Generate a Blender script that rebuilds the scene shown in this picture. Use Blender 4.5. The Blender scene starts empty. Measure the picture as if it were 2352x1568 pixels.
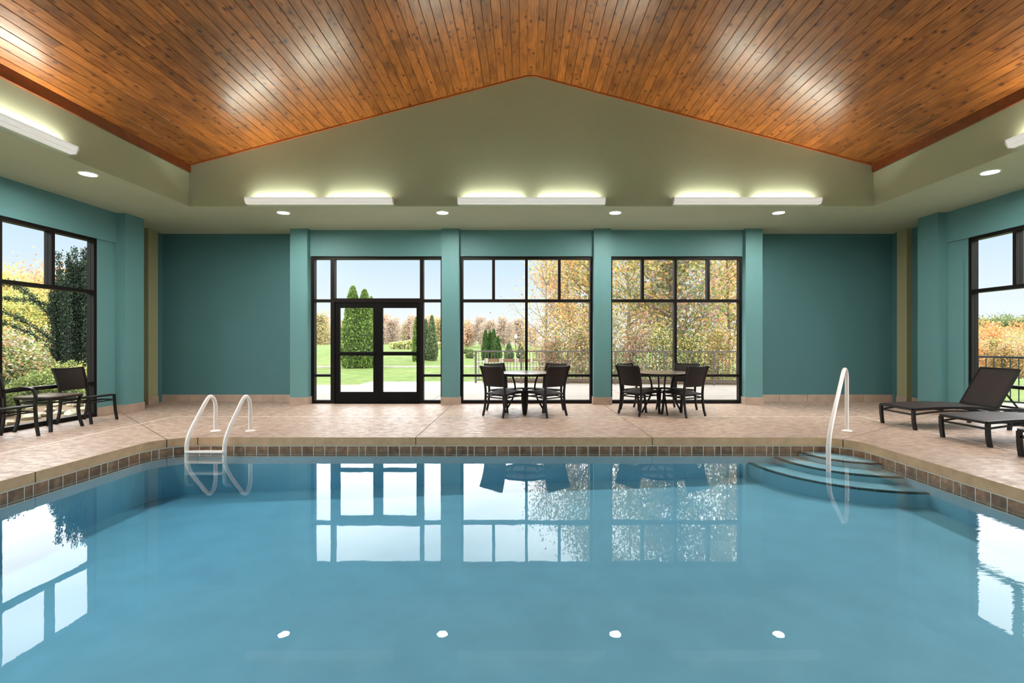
import bpy, math, random
import numpy as np
from mathutils import Vector, Matrix

random.seed(7)
RNG = np.random.default_rng(11)
PI = math.pi
scene = bpy.context.scene
COL = scene.collection

# ------------------------------------------------------------------ camera
F = 1110.7                      # focal length in pixels of the 2352 px wide frame (17 mm lens)
cam_d = bpy.data.cameras.new('camera')
cam_d.lens = 17.0
cam_d.sensor_width = 36.0
cam_d.shift_x = -26.0 / 2352.0
cam_d.clip_end = 600
cam = bpy.data.objects.new('camera', cam_d)
COL.objects.link(cam)
cam.location = (0, 0, 1.3)
cam.rotation_euler = (PI / 2, 0, 0)
scene.camera = cam

# ------------------------------------------------------------------ view
scene.view_settings.view_transform = 'Standard'
scene.view_settings.look = 'None'
scene.view_settings.gamma = 1.0
scene.view_settings.use_curve_mapping = False
scene.view_settings.exposure = 0.0
scene.cycles.transparent_max_bounces = 16
scene.cycles.max_bounces = 6
scene.cycles.use_light_tree = False
scene.cycles.diffuse_bounces = 3
scene.cycles.glossy_bounces = 3
scene.cycles.transmission_bounces = 3

# lamp levels
TUBE_E = 120.0
DOWN_E = 800.0

# ------------------------------------------------------------------ world: pale clear band at the horizon under bright high cloud
w = bpy.data.worlds.new('sky')
scene.world = w
w.use_nodes = True
nt = w.node_tree
nt.nodes.clear()
wo = nt.nodes.new('ShaderNodeOutputWorld')
bg = nt.nodes.new('ShaderNodeBackground')
tc = nt.nodes.new('ShaderNodeTexCoord')
sep = nt.nodes.new('ShaderNodeSeparateXYZ')
nt.links.new(tc.outputs['Generated'], sep.inputs[0])
clear = nt.nodes.new('ShaderNodeValToRGB')
cr = clear.color_ramp
cr.elements[0].position = 0.0
cr.elements[0].color = (1.08, 1.08, 1.10, 1)
cr.elements[1].position = 0.16
cr.elements[1].color = (0.72, 0.90, 1.06, 1)
e = cr.elements.new(0.07)
e.color = (0.93, 1.02, 1.10, 1)
nt.links.new(sep.outputs[2], clear.inputs[0])
mp = nt.nodes.new('ShaderNodeMapping')
mp.inputs['Scale'].default_value = (1.4, 1.4, 5.0)
nt.links.new(tc.outputs['Generated'], mp.inputs[0])
nz = nt.nodes.new('ShaderNodeTexNoise')
nz.inputs['Scale'].default_value = 2.2
nz.inputs['Detail'].default_value = 5
nt.links.new(mp.outputs[0], nz.inputs[0])
cloud = nt.nodes.new('ShaderNodeValToRGB')
cloud.color_ramp.elements[0].position = 0.30
cloud.color_ramp.elements[0].color = (5.0, 5.1, 5.3, 1)
cloud.color_ramp.elements[1].position = 0.62
cloud.color_ramp.elements[1].color = (6.6, 6.6, 6.6, 1)
nt.links.new(nz.outputs[0], cloud.inputs[0])
cover = nt.nodes.new('ShaderNodeMapRange')
cover.inputs['From Min'].default_value = 0.175
cover.inputs['From Max'].default_value = 0.245
cover.interpolation_type = 'SMOOTHSTEP'
nt.links.new(sep.outputs[2], cover.inputs['Value'])
mixw = nt.nodes.new('ShaderNodeMix')
mixw.data_type = 'RGBA'
nt.links.new(cover.outputs[0], mixw.inputs[0])
nt.links.new(clear.outputs[0], mixw.inputs[6])
nt.links.new(cloud.outputs[0], mixw.inputs[7])
nt.links.new(mixw.outputs[2], bg.inputs[0])
bg.inputs[1].default_value = 1.0
w.cycles.sampling_method = 'MANUAL'
w.cycles.sample_map_resolution = 256
nt.links.new(bg.outputs[0], wo.inputs[0])


# ================================================================== helpers
def lin(r, g, b):
    def c(v):
        v = v / 255.0
        return v / 12.92 if v <= 0.04045 else ((v + 0.055) / 1.055) ** 2.4
    return (c(r), c(g), c(b), 1.0)


MATS = {}


def new_mat(name):
    m = bpy.data.materials.new(name)
    m.use_nodes = True
    n = m.node_tree
    n.nodes.clear()
    out = n.nodes.new('ShaderNodeOutputMaterial')
    p = n.nodes.new('ShaderNodeBsdfPrincipled')
    n.links.new(p.outputs[0], out.inputs[0])
    MATS[name] = m
    return m, n, p, out


def noise(n, scale, detail=3, vec=None, rough=0.5):
    t = n.nodes.new('ShaderNodeTexNoise')
    t.inputs['Scale'].default_value = scale
    t.inputs['Detail'].default_value = detail
    t.inputs['Roughness'].default_value = rough
    if vec is not None:
        n.links.new(vec, t.inputs[0])
    return t


def ramp(n, fac, stops):
    r = n.nodes.new('ShaderNodeValToRGB')
    els = r.color_ramp.elements
    els[0].position, els[0].color = stops[0]
    els[1].position, els[1].color = stops[-1]
    for p, c in stops[1:-1]:
        el = els.new(p)
        el.color = c
    n.links.new(fac, r.inputs[0])
    return r


def bump(n, p, height, strength=0.2, dist=0.01):
    b = n.nodes.new('ShaderNodeBump')
    b.inputs['Strength'].default_value = strength
    b.inputs['Distance'].default_value = dist
    n.links.new(height, b.inputs['Height'])
    n.links.new(b.outputs[0], p.inputs['Normal'])
    return b


def objvec(n, scale=(1, 1, 1), kind='Object'):
    t = n.nodes.new('ShaderNodeTexCoord')
    m = n.nodes.new('ShaderNodeMapping')
    m.inputs['Scale'].default_value = scale
    n.links.new(t.outputs[kind], m.inputs[0])
    return m.outputs[0]


def posvec(n, scale=(1, 1, 1)):
    g = n.nodes.new('ShaderNodeNewGeometry')
    m = n.nodes.new('ShaderNodeMapping')
    m.inputs['Scale'].default_value = scale
    n.links.new(g.outputs['Position'], m.inputs[0])
    return m.outputs[0]


def simple(name, col, rough=0.5, metallic=0.0, spec=0.5, vary=0.0, vscale=6.0, bumps=0.0, bscale=60.0, coat=0.0):
    m, n, p, o = new_mat(name)
    p.inputs['Roughness'].default_value = rough
    p.inputs['Metallic'].default_value = metallic
    p.inputs['Specular IOR Level'].default_value = spec
    p.inputs['Coat Weight'].default_value = coat
    if vary > 0:
        t = noise(n, vscale, 4, posvec(n))
        a = tuple(max(0, c * (1 - vary)) for c in col[:3]) + (1,)
        b = tuple(min(1, c * (1 + vary)) for c in col[:3]) + (1,)
        r = ramp(n, t.outputs[0], [(0.3, a), (0.7, b)])
        n.links.new(r.outputs[0], p.inputs['Base Color'])
    else:
        p.inputs['Base Color'].default_value = col
    if bumps > 0:
        t = noise(n, bscale, 3, posvec(n))
        bump(n, p, t.outputs[0], bumps, 0.004)
    return m


class MB:
    """collects shapes, builds ONE mesh"""

    def __init__(self):
        self.v, self.f = [], []

    def add(self, vs, fs):
        o = len(self.v)
        self.v += [tuple(x) for x in vs]
        self.f += [tuple(i + o for i in q) for q in fs]
        return self

    def box(self, x0, x1, y0, y1, z0, z1):
        x0, x1 = min(x0, x1), max(x0, x1)
        y0, y1 = min(y0, y1), max(y0, y1)
        z0, z1 = min(z0, z1), max(z0, z1)
        vs = [(x0, y0, z0), (x1, y0, z0), (x1, y1, z0), (x0, y1, z0), (x0, y0, z1), (x1, y0, z1), (x1, y1, z1), (x0, y1, z1)]
        return self.add(vs, [(3, 2, 1, 0), (4, 5, 6, 7), (0, 1, 5, 4), (1, 2, 6, 5), (2, 3, 7, 6), (3, 0, 4, 7)])

    def prism(self, pts, z0, z1):
        """polygon in xy (counter-clockwise) pulled from z0 to z1"""
        n = len(pts)
        vs = [(p[0], p[1], z0) for p in pts] + [(p[0], p[1], z1) for p in pts]
        fs = [tuple(range(n - 1, -1, -1)), tuple(range(n, 2 * n))]
        fs += [(i, (i + 1) % n, n + (i + 1) % n, n + i) for i in range(n)]
        return self.add(vs, fs)

    def extrude(self, prof, axis, a0, a1):
        """closed profile (u, v) pulled along an axis: 'x' -> (y,z), 'y' -> (x,z)"""
        n = len(prof)
        if axis == 'x':
            vs = [(a0, u, v) for u, v in prof] + [(a1, u, v) for u, v in prof]
        else:
            vs = [(u, a0, v) for u, v in prof] + [(u, a1, v) for u, v in prof]
        fs = [tuple(range(n)), tuple(range(2 * n - 1, n - 1, -1))]
        fs += [(i, i + n, (i + 1) % n + n, (i + 1) % n) for i in range(n)]
        return self.add(vs, fs)

    def sweep(self, path, sec, up=(0, 0, 1), scales=None):
        """cross-section points (a, b) swept along a path with capped ends"""
        P = [Vector(p) for p in path]
        n, k = len(P), len(sec)
        vs, fs = [], []
        side = None
        for i, p in enumerate(P):
            t = (P[min(i + 1, n - 1)] - P[max(i - 1, 0)]).normalized()
            u = Vector(up)
            s = t.cross(u)
            if s.length < 1e-3:
                s = side if side is not None else t.cross(Vector((1, 0, 0)))
            s = (s - t * s.dot(t)).normalized()
            if side is not None and s.dot(side) < 0:
                s = -s
            side = s
            b = s.cross(t).normalized()
            sc = scales[i] if scales else 1.0
            for a_, b_ in sec:
                vs.append(p + s * a_ * sc + b * b_ * sc)
        for i in range(n - 1):
            for j in range(k):
                j2 = (j + 1) % k
                fs.append((i * k + j, i * k + j2, (i + 1) * k + j2, (i + 1) * k + j))
        fs.append(tuple(range(k - 1, -1, -1)))
        fs.append(tuple((n - 1) * k + j for j in range(k)))
        return self.add(vs, fs)

    def tube(self, path, r, sides=8, up=(0, 0, 1), scales=None):
        sec = [(r * math.cos(2 * PI * j / sides), r * math.sin(2 * PI * j / sides)) for j in range(sides)]
        return self.sweep(path, sec, up, scales)

    def bar(self, path, w_, h_, up=(0, 0, 1), scales=None):
        a, b = w_ / 2, h_ / 2
        return self.sweep(path, [(-a, -b), (a, -b), (a, b), (-a, b)], up, scales)

    def lathe(self, prof, sides=24, c=(0, 0, 0)):
        """profile (r, z) turned round z"""
        n = len(prof)
        vs, fs = [], []
        for j in range(sides):
            a = 2 * PI * j / sides
            for r, z in prof:
                vs.append((c[0] + r * math.cos(a), c[1] + r * math.sin(a), c[2] + z))
        for j in range(sides):
            j2 = (j + 1) % sides
            for i in range(n - 1):
                fs.append((j * n + i, j2 * n + i, j2 * n + i + 1, j * n + i + 1))
        return self.add(vs, fs)

    def mesh(self, name, mat, smooth=False):
        me = bpy.data.meshes.new(name)
        me.from_pydata(self.v, [], self.f)
        me.update()
        if mat:
            me.materials.append(MATS[mat] if isinstance(mat, str) else mat)
        if smooth:
            me.polygons.foreach_set('use_smooth', [True] * len(me.polygons))
            try:
                me.set_sharp_from_angle(angle=math.radians(40))
            except Exception:
                pass
        return me

    def build(self, name, mat, parent=None, smooth=False, bevel=0.0, loc=None):
        return link(name, self.mesh(name, mat, smooth), parent, bevel, loc)


def link(name, me, parent=None, bevel=0.0, loc=None):
    o = bpy.data.objects.new(name, me)
    COL.objects.link(o)
    if parent is not None:
        o.parent = parent
    if loc is not None:
        o.location = loc
    if bevel > 0:
        b = o.modifiers.new('bevel', 'BEVEL')
        b.width = bevel
        b.segments = 2
        b.limit_method = 'ANGLE'
        b.angle_limit = math.radians(40)
    return o


def empty(name, loc=(0, 0, 0), rz=0.0):
    o = bpy.data.objects.new(name, None)
    o.empty_display_size = 0.1
    COL.objects.link(o)
    o.location = loc
    o.rotation_euler = (0, 0, rz)
    return o


def tag(o, label=None, cat=None, group=None, kind=None):
    if label:
        o['label'] = label
    if cat:
        o['category'] = cat
    if group:
        o['group'] = group
    if kind:
        o['kind'] = kind
    return o


def thing(name, label, cat, loc=(0, 0, 0), rz=0.0, group=None):
    return tag(empty(name, loc, rz), label, cat, group)


def structure(o, label=None, cat=None):
    return tag(o, label, cat, None, 'structure')


def copy_tree(o, parent=None):
    c = o.copy()
    COL.objects.link(c)
    if parent is not None:
        c.parent = parent
    for ch in list(o.children):
        copy_tree(ch, c)
    return c


def smooth_path(pts, n=6):
    """Catmull-Rom through pts"""
    P = [Vector(p) for p in pts]
    out = []
    for i in range(len(P) - 1):
        p0, p1, p2, p3 = P[max(i - 1, 0)], P[i], P[i + 1], P[min(i + 2, len(P) - 1)]
        for k in range(n):
            t = k / n
            out.append(0.5 * ((2 * p1) + (-p0 + p2) * t + (2 * p0 - 5 * p1 + 4 * p2 - p3) * t * t + (-p0 + 3 * p1 - 3 * p2 + p3) * t ** 3))
    out.append(P[-1])
    return out


# ================================================================== materials
def wall_paint(name, rgb, bs=0.12):
    m, n, p, o = new_mat(name)
    p.inputs['Roughness'].default_value = 0.55
    p.inputs['Specular IOR Level'].default_value = 0.35
    c = lin(*rgb)
    t = noise(n, 1.3, 3, posvec(n))
    r = ramp(n, t.outputs[0], [(0.3, tuple(x * 0.95 for x in c[:3]) + (1,)), (0.7, c)])
    n.links.new(r.outputs[0], p.inputs['Base Color'])
    t2 = noise(n, 90, 2, posvec(n))
    bump(n, p, t2.outputs[0], bs, 0.004)


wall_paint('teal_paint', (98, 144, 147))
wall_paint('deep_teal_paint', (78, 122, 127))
wall_paint('sage_paint', (186, 193, 165), 0.22)
wall_paint('olive_paint', (162, 160, 124))

# knotty stained pine
m, n, p, o = new_mat('knotty_pine')
oi = n.nodes.new('ShaderNodeObjectInfo')
off = n.nodes.new('ShaderNodeVectorMath')
off.operation = 'MULTIPLY_ADD'
comb = n.nodes.new('ShaderNodeCombineXYZ')
for i in range(3):
    n.links.new(oi.outputs['Random'], comb.inputs[i])
g = n.nodes.new('ShaderNodeNewGeometry')
n.links.new(comb.outputs[0], off.inputs[0])
off.inputs[1].default_value = (13.0, 37.0, 5.0)
n.links.new(g.outputs['Position'], off.inputs[2])
mp1 = n.nodes.new('ShaderNodeMapping')
mp1.inputs['Scale'].default_value = (22, 1.6, 22)
n.links.new(off.outputs[0], mp1.inputs[0])
grain = noise(n, 2.2, 5, mp1.outputs[0], 0.6)
mp2 = n.nodes.new('ShaderNodeMapping')
mp2.inputs['Scale'].default_value = (2.2, 0.75, 2.2)
n.links.new(off.outputs[0], mp2.inputs[0])
blotch = noise(n, 3.0, 3, mp2.outputs[0])
knot = n.nodes.new('ShaderNodeTexVoronoi')
knot.inputs['Scale'].default_value = 9.0
mp3 = n.nodes.new('ShaderNodeMapping')
mp3.inputs['Scale'].default_value = (1.0, 0.62, 1.0)
n.links.new(off.outputs[0], mp3.inputs[0])
n.links.new(mp3.outputs[0], knot.inputs[0])
warp = noise(n, 18, 2, off.outputs[0])
addm = n.nodes.new('ShaderNodeMath')
addm.operation = 'MULTIPLY_ADD'
addm.inputs[1].default_value = 0.16
n.links.new(warp.outputs[0], addm.inputs[0])
n.links.new(knot.outputs['Distance'], addm.inputs[2])
kr = ramp(n, addm.outputs[0], [(0.17, (0.18, 0.13, 0.12, 1)), (0.22, (0.50, 0.42, 0.38, 1)), (0.30, (0.84, 0.79, 0.76, 1)), (0.38, (1, 1, 1, 1))])
base = ramp(n, grain.outputs[0], [(0.28, lin(124, 72, 28)), (0.5, lin(164, 100, 44)), (0.75, lin(194, 126, 60))])
bl = ramp(n, blotch.outputs[0], [(0.33, (0.60, 0.54, 0.50, 1)), (0.48, (0.92, 0.9, 0.88, 1)), (0.66, (1.12, 1.08, 1.0, 1))])
mul1 = n.nodes.new('ShaderNodeMix')
mul1.data_type = 'RGBA'
mul1.blend_type = 'MULTIPLY'
mul1.inputs[0].default_value = 1.0
n.links.new(base.outputs[0], mul1.inputs[6])
n.links.new(bl.outputs[0], mul1.inputs[7])
mul2 = n.nodes.new('ShaderNodeMix')
mul2.data_type = 'RGBA'
mul2.blend_type = 'MULTIPLY'
mul2.inputs[0].default_value = 1.0
n.links.new(mul1.outputs[2], mul2.inputs[6])
n.links.new(kr.outputs[0], mul2.inputs[7])
brd = n.nodes.new('ShaderNodeMapRange')
brd.inputs['To Min'].default_value = 0.70
brd.inputs['To Max'].default_value = 1.14
n.links.new(oi.outputs['Random'], brd.inputs['Value'])
hs = n.nodes.new('ShaderNodeHueSaturation')
n.links.new(brd.outputs[0], hs.inputs['Value'])
n.links.new(mul2.outputs[2], hs.inputs['Color'])
n.links.new(hs.outputs[0], p.inputs['Base Color'])
p.inputs['Roughness'].default_value = 0.36
p.inputs['Specular IOR Level'].default_value = 0.5
p.inputs['Coat Weight'].default_value = 0.25
p.inputs['Coat Roughness'].default_value = 0.22
bump(n, p, grain.outputs[0], 0.10, 0.004)

simple('dark_pine', lin(120, 58, 24), 0.4, vary=0.25, vscale=9, coat=0.2)
simple('trim_pine', lin(168, 92, 44), 0.35, vary=0.15)
simple('roof_board', lin(70, 50, 34), 0.8)

# stamped deck concrete
m, n, p, o = new_mat('stamped_concrete')
v = posvec(n)
n1 = noise(n, 0.55, 4, v)
n2 = noise(n, 7.0, 6, posvec(n, (1.0, 1.6, 1.0)), 0.62)
n3 = noise(n, 22.0, 4, v)
r1 = ramp(n, n2.outputs[0], [(0.30, lin(150, 129, 116)), (0.47, lin(174, 152, 137)), (0.58, lin(186, 165, 150)), (0.72, lin(216, 200, 186))])
r2 = ramp(n, n1.outputs[0], [(0.35, (0.86, 0.84, 0.82, 1)), (0.65, (1.04, 1.03, 1.02, 1))])
mx = n.nodes.new('ShaderNodeMix')
mx.data_type = 'RGBA'
mx.blend_type = 'MULTIPLY'
mx.inputs[0].default_value = 1.0
n.links.new(r1.outputs[0], mx.inputs[6])
n.links.new(r2.outputs[0], mx.inputs[7])
n4 = noise(n, 8.0, 6, posvec(n, (1.0, 1.3, 1.0)), 0.6)
n4.inputs['Distortion'].default_value = 1.6
vein = n.nodes.new('ShaderNodeMath')
vein.operation = 'SUBTRACT'
vein.inputs[1].default_value = 0.5
n.links.new(n4.outputs[0], vein.inputs[0])
va_ = n.nodes.new('ShaderNodeMath')
va_.operation = 'ABSOLUTE'
n.links.new(vein.outputs[0], va_.inputs[0])
vr = ramp(n, va_.outputs[0], [(0.0, (0.60, 0.55, 0.52, 1)), (0.016, (0.84, 0.81, 0.79, 1)), (0.05, (1.04, 1.04, 1.04, 1))])
mv = n.nodes.new('ShaderNodeMix')
mv.data_type = 'RGBA'
mv.blend_type = 'MULTIPLY'
mv.inputs[0].default_value = 1.0
n.links.new(mx.outputs[2], mv.inputs[6])
n.links.new(vr.outputs[0], mv.inputs[7])
n.links.new(mv.outputs[2], p.inputs['Base Color'])
rr = ramp(n, n2.outputs[0], [(0.35, (0.62, 0.62, 0.62, 1)), (0.66, (0.30, 0.30, 0.30, 1))])
n.links.new(rr.outputs[0], p.inputs['Roughness'])
p.inputs['Specular IOR Level'].default_value = 0.5
bump(n, p, n2.outputs[0], 0.35, 0.006)

simple('coping_edge', lin(196, 164, 128), 0.7, vary=0.12, vscale=9, bumps=0.3, bscale=30)
simple('joint_dark', lin(70, 58, 48), 0.9)
simple('white_strip', lin(245, 242, 236), 0.5)
simple('base_tile', lin(176, 154, 138), 0.45, vary=0.12, vscale=5)
simple('grout', lin(244, 238, 226), 0.8)
m, n, p, o = new_mat('pool_tile')
oi = n.nodes.new('ShaderNodeObjectInfo')
t = noise(n, 14, 4, posvec(n))
r = ramp(n, t.outputs[0], [(0.3, lin(110, 80, 58)), (0.55, lin(144, 110, 82)), (0.75, lin(178, 144, 112))])
hs = n.nodes.new('ShaderNodeHueSaturation')
mr = n.nodes.new('ShaderNodeMapRange')
mr.inputs['To Min'].default_value = 0.75
mr.inputs['To Max'].default_value = 1.2
n.links.new(oi.outputs['Random'], mr.inputs['Value'])
n.links.new(mr.outputs[0], hs.inputs['Value'])
n.links.new(r.outputs[0], hs.inputs['Color'])
n.links.new(hs.outputs[0], p.inputs['Base Color'])
p.inputs['Roughness'].default_value = 0.35

simple('pool_plaster', lin(146, 196, 212), 0.7, vary=0.06, vscale=3.0, bumps=0.1)
simple('step_nosing', lin(16, 16, 20), 0.4)
simple('white_rail', lin(238, 232, 228), 0.25, coat=0.3)
simple('bronze_frame', lin(16, 10, 8), 0.5, spec=0.22, vary=0.1)
simple('door_metal', lin(5, 4, 4), 0.5, spec=0.18)
simple('furniture_metal', lin(20, 15, 14), 0.38, spec=0.35)
simple('table_top', lin(104, 90, 82), 0.22, spec=0.6, vary=0.15, vscale=30)
simple('rubber_foot', lin(20, 18, 18), 0.7)
simple('fixture_white', lin(250, 248, 242), 0.35)
simple('railing_metal', lin(92, 82, 80), 0.4)
simple('black_metal', lin(40, 38, 40), 0.4)
simple('lamp_glass_white', lin(240, 238, 230), 0.3)

# woven sling fabric: fine open weave
def weave(name, dark, light, sc):
    m, n, p, o = new_mat(name)
    uv = objvec(n, (sc, sc, sc))
    ck = n.nodes.new('ShaderNodeTexChecker')
    ck.inputs['Scale'].default_value = 1.0
    ck.inputs['Color1'].default_value = dark
    ck.inputs['Color2'].default_value = light
    n.links.new(uv, ck.inputs[0])
    n.links.new(ck.outputs[0], p.inputs['Base Color'])
    p.inputs['Roughness'].default_value = 0.55
    p.inputs['Specular IOR Level'].default_value = 0.25
    bump(n, p, ck.outputs['Fac'], 0.4, 0.003)


weave('woven_brown', lin(16, 12, 11), lin(48, 37, 34), 70)
weave('woven_lounger', lin(18, 13, 12), lin(62, 50, 47), 60)

# emitters
for nm, colr, st in (('acrylic_trough', (1.0, 0.97, 0.90), 0.38), ('tube_glow', (1.0, 0.965, 0.84), TUBE_E), ('lens_glow', (1.0, 0.95, 0.88), DOWN_E)):
    m, n, p, o = new_mat(nm)
    p.inputs['Base Color'].default_value = (0.9, 0.9, 0.9, 1)
    p.inputs['Emission Color'].default_value = colr + (1,)
    p.inputs['Emission Strength'].default_value = st
    if st < 1:
        m.cycles.emission_sampling = 'NONE'

# window glass (thin pane: see-through with a fresnel sheen)
m, n, p, o = new_mat('window_glass')
n.nodes.remove(p)
tr = n.nodes.new('ShaderNodeBsdfTransparent')
tr.inputs[0].default_value = (0.97, 0.985, 0.98, 1)
gl = n.nodes.new('ShaderNodeBsdfGlossy')
gl.inputs['Roughness'].default_value = 0.2
mx = n.nodes.new('ShaderNodeMixShader')
mx.inputs[0].default_value = 0.012
n.links.new(tr.outputs[0], mx.inputs[1])
n.links.new(gl.outputs[0], mx.inputs[2])
n.links.new(mx.outputs[0], o.inputs[0])

# pool water
m, n, p, o = new_mat('pool_water')
n.nodes.remove(p)
tr = n.nodes.new('ShaderNodeBsdfTransparent')
tr.inputs[0].default_value = (1.0, 1.0, 1.0, 1)
gl = n.nodes.new('ShaderNodeBsdfGlossy')
gl.inputs['Roughness'].default_value = 0.0
v = posvec(n)
wv = noise(n, 3.0, 2, v)
wv2 = noise(n, 10.0, 3, posvec(n, (1.0, 2.2, 1.0)))
sx = n.nodes.new('ShaderNodeSeparateXYZ')
n.links.new(v, sx.inputs[0])
jet = n.nodes.new('ShaderNodeMapRange')     # the water is stirred along the right-hand side
jet.inputs['From Min'].default_value = 2.3
jet.inputs['From Max'].default_value = 4.0
jet.inputs['To Min'].default_value = 0.05
jet.inputs['To Max'].default_value = 0.9
n.links.new(sx.outputs[0], jet.inputs['Value'])
ma = n.nodes.new('ShaderNodeMath')
ma.operation = 'MULTIPLY'
n.links.new(wv2.outputs[0], ma.inputs[0])
n.links.new(jet.outputs[0], ma.inputs[1])
wa = n.nodes.new('ShaderNodeMath')
wa.operation = 'MULTIPLY_ADD'
wa.inputs[1].default_value = 0.35
n.links.new(wv.outputs[0], wa.inputs[0])
n.links.new(ma.outputs[0], wa.inputs[2])
bp = n.nodes.new('ShaderNodeBump')
bp.inputs['Strength'].default_value = 0.10
bp.inputs['Distance'].default_value = 0.01
n.links.new(wa.outputs[0], bp.inputs['Height'])
n.links.new(bp.outputs[0], gl.inputs['Normal'])
gi = n.nodes.new('ShaderNodeNewGeometry')       # Schlick reflectance of water, the same from both sides
dt = n.nodes.new('ShaderNodeVectorMath')
dt.operation = 'DOT_PRODUCT'
n.links.new(gi.outputs['Incoming'], dt.inputs[0])
n.links.new(bp.outputs[0], dt.inputs[1])
ab = n.nodes.new('ShaderNodeMath')
ab.operation = 'ABSOLUTE'
n.links.new(dt.outputs['Value'], ab.inputs[0])
om = n.nodes.new('ShaderNodeMath')
om.operation = 'SUBTRACT'
om.use_clamp = True
om.inputs[0].default_value = 1.0
n.links.new(ab.outputs[0], om.inputs[1])
pw = n.nodes.new('ShaderNodeMath')
pw.operation = 'POWER'
pw.inputs[1].default_value = 5.0
n.links.new(om.outputs[0], pw.inputs[0])
sf = n.nodes.new('ShaderNodeMath')
sf.operation = 'MULTIPLY_ADD'
sf.inputs[1].default_value = 0.98
sf.inputs[2].default_value = 0.02
n.links.new(pw.outputs[0], sf.inputs[0])
mx = n.nodes.new('ShaderNodeMixShader')
n.links.new(sf.outputs[0], mx.inputs[0])
n.links.new(tr.outputs[0], mx.inputs[1])
n.links.new(gl.outputs[0], mx.inputs[2])
n.links.new(mx.outputs[0], o.inputs[0])
va = n.nodes.new('ShaderNodeVolumeAbsorption')
va.inputs['Color'].default_value = (0.26, 0.68, 0.86, 1)
va.inputs['Density'].default_value = 0.55
n.links.new(va.outputs[0], o.inputs['Volume'])

# outdoors
m, n, p, o = new_mat('lawn_grass')
t = noise(n, 2.0, 6, posvec(n), 0.7)
t2 = noise(n, 0.25, 2, posvec(n))
r = ramp(n, t.outputs[0], [(0.3, lin(78, 92, 46)), (0.55, lin(100, 114, 66)), (0.75, lin(122, 130, 84))])
r2 = ramp(n, t2.outputs[0], [(0.35, (0.85, 0.95, 0.8, 1)), (0.65, (1.1, 1.05, 1.0, 1))])
mx = n.nodes.new('ShaderNodeMix')
mx.data_type = 'RGBA'
mx.blend_type = 'MULTIPLY'
mx.inputs[0].default_value = 1
n.links.new(r.outputs[0], mx.inputs[6])
n.links.new(r2.outputs[0], mx.inputs[7])
n.links.new(mx.outputs[2], p.inputs['Base Color'])
p.inputs['Roughness'].default_value = 0.9
p.inputs['Specular IOR Level'].default_value = 0.1
bump(n, p, t.outputs[0], 0.5, 0.05)
simple('patio_concrete', lin(136, 128, 120), 0.85, vary=0.06, vscale=4)
simple('path_concrete', lin(146, 142, 136), 0.9, vary=0.05)
simple('mulch', lin(104, 84, 60), 0.95, vary=0.35, vscale=25)
simple('rock', lin(178, 166, 138), 0.85, vary=0.3, vscale=7, bumps=0.4, bscale=25)
simple('bark', lin(112, 96, 84), 0.9, vary=0.25, vscale=12)
simple('pale_bark', lin(150, 138, 126), 0.9, vary=0.2, vscale=12)
simple('dark_bark', lin(70, 62, 56), 0.9, vary=0.2, vscale=12)
simple('timber', lin(122, 84, 58), 0.85, vary=0.2)
simple('stone_post', lin(168, 160, 150), 0.9, vary=0.2, vscale=10)

m, n, p, o = new_mat('leaf')
at = n.nodes.new('ShaderNodeAttribute')
at.attribute_name = 'leaf_colour'
n.nodes.remove(p)
df = n.nodes.new('ShaderNodeBsdfDiffuse')
tl = n.nodes.new('ShaderNodeBsdfTranslucent')
mx = n.nodes.new('ShaderNodeMixShader')
mx.inputs[0].default_value = 0.42
n.links.new(at.outputs[0], df.inputs[0])
n.links.new(at.outputs[0], tl.inputs[0])
n.links.new(df.outputs[0], mx.inputs[1])
n.links.new(tl.outputs[0], mx.inputs[2])
n.links.new(mx.outputs[0], o.inputs[0])

# ================================================================== room shell
ZS = 3.627          # soffit height
XL, XR = -7.37, 7.63            # window wall planes
TXL, TXR, TYF = -5.76, 6.03, 8.326      # tray (raised ceiling) outline
TYB = -2.6
RX = 0.135          # ridge
ZE, ZR = 4.336, 5.875
WZ = 3.08           # window head
YB = -3.4

# ---- far wall: header, columns, alcove walls
wf = structure(empty('wall_far', (0, 10.3, 0)), 'teal far wall with three window bays between columns')


def part(name, mat, parent, *boxes, bevel=0.0):
    mb = MB()
    off = parent.matrix_world.translation if False else Vector(parent.location)
    for b in boxes:
        mb.box(b[0] - off.x, b[1] - off.x, b[2] - off.y, b[3] - off.y, b[4] - off.z, b[5] - off.z)
    return mb.build(name, mat, parent, bevel=bevel)


COLS = [(-4.805, -4.449), (-1.683, -1.323), (1.453, 1.809), (4.580, 4.928)]
part('header', 'teal_paint', wf, (-4.449, 4.59, 10.10, 10.44, WZ, ZS + 0.02))
for i in range(3):
    a, b = COLS[i][1], COLS[i + 1][0]
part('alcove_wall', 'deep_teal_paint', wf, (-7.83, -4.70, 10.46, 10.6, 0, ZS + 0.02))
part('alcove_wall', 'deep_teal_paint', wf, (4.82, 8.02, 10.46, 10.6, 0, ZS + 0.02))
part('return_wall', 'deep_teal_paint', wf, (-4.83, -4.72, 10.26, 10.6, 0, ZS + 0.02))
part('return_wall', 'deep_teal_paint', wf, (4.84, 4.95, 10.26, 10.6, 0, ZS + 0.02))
for (a, b) in COLS:
    part('pier', 'teal_paint', wf, (a, b, 9.96, 10.27, 0, ZS + 0.02))

# ---- left and right walls
SIDE_WIN = [(5.29, 8.39), (1.65, 4.75), (-2.0, 1.1)]


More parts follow.
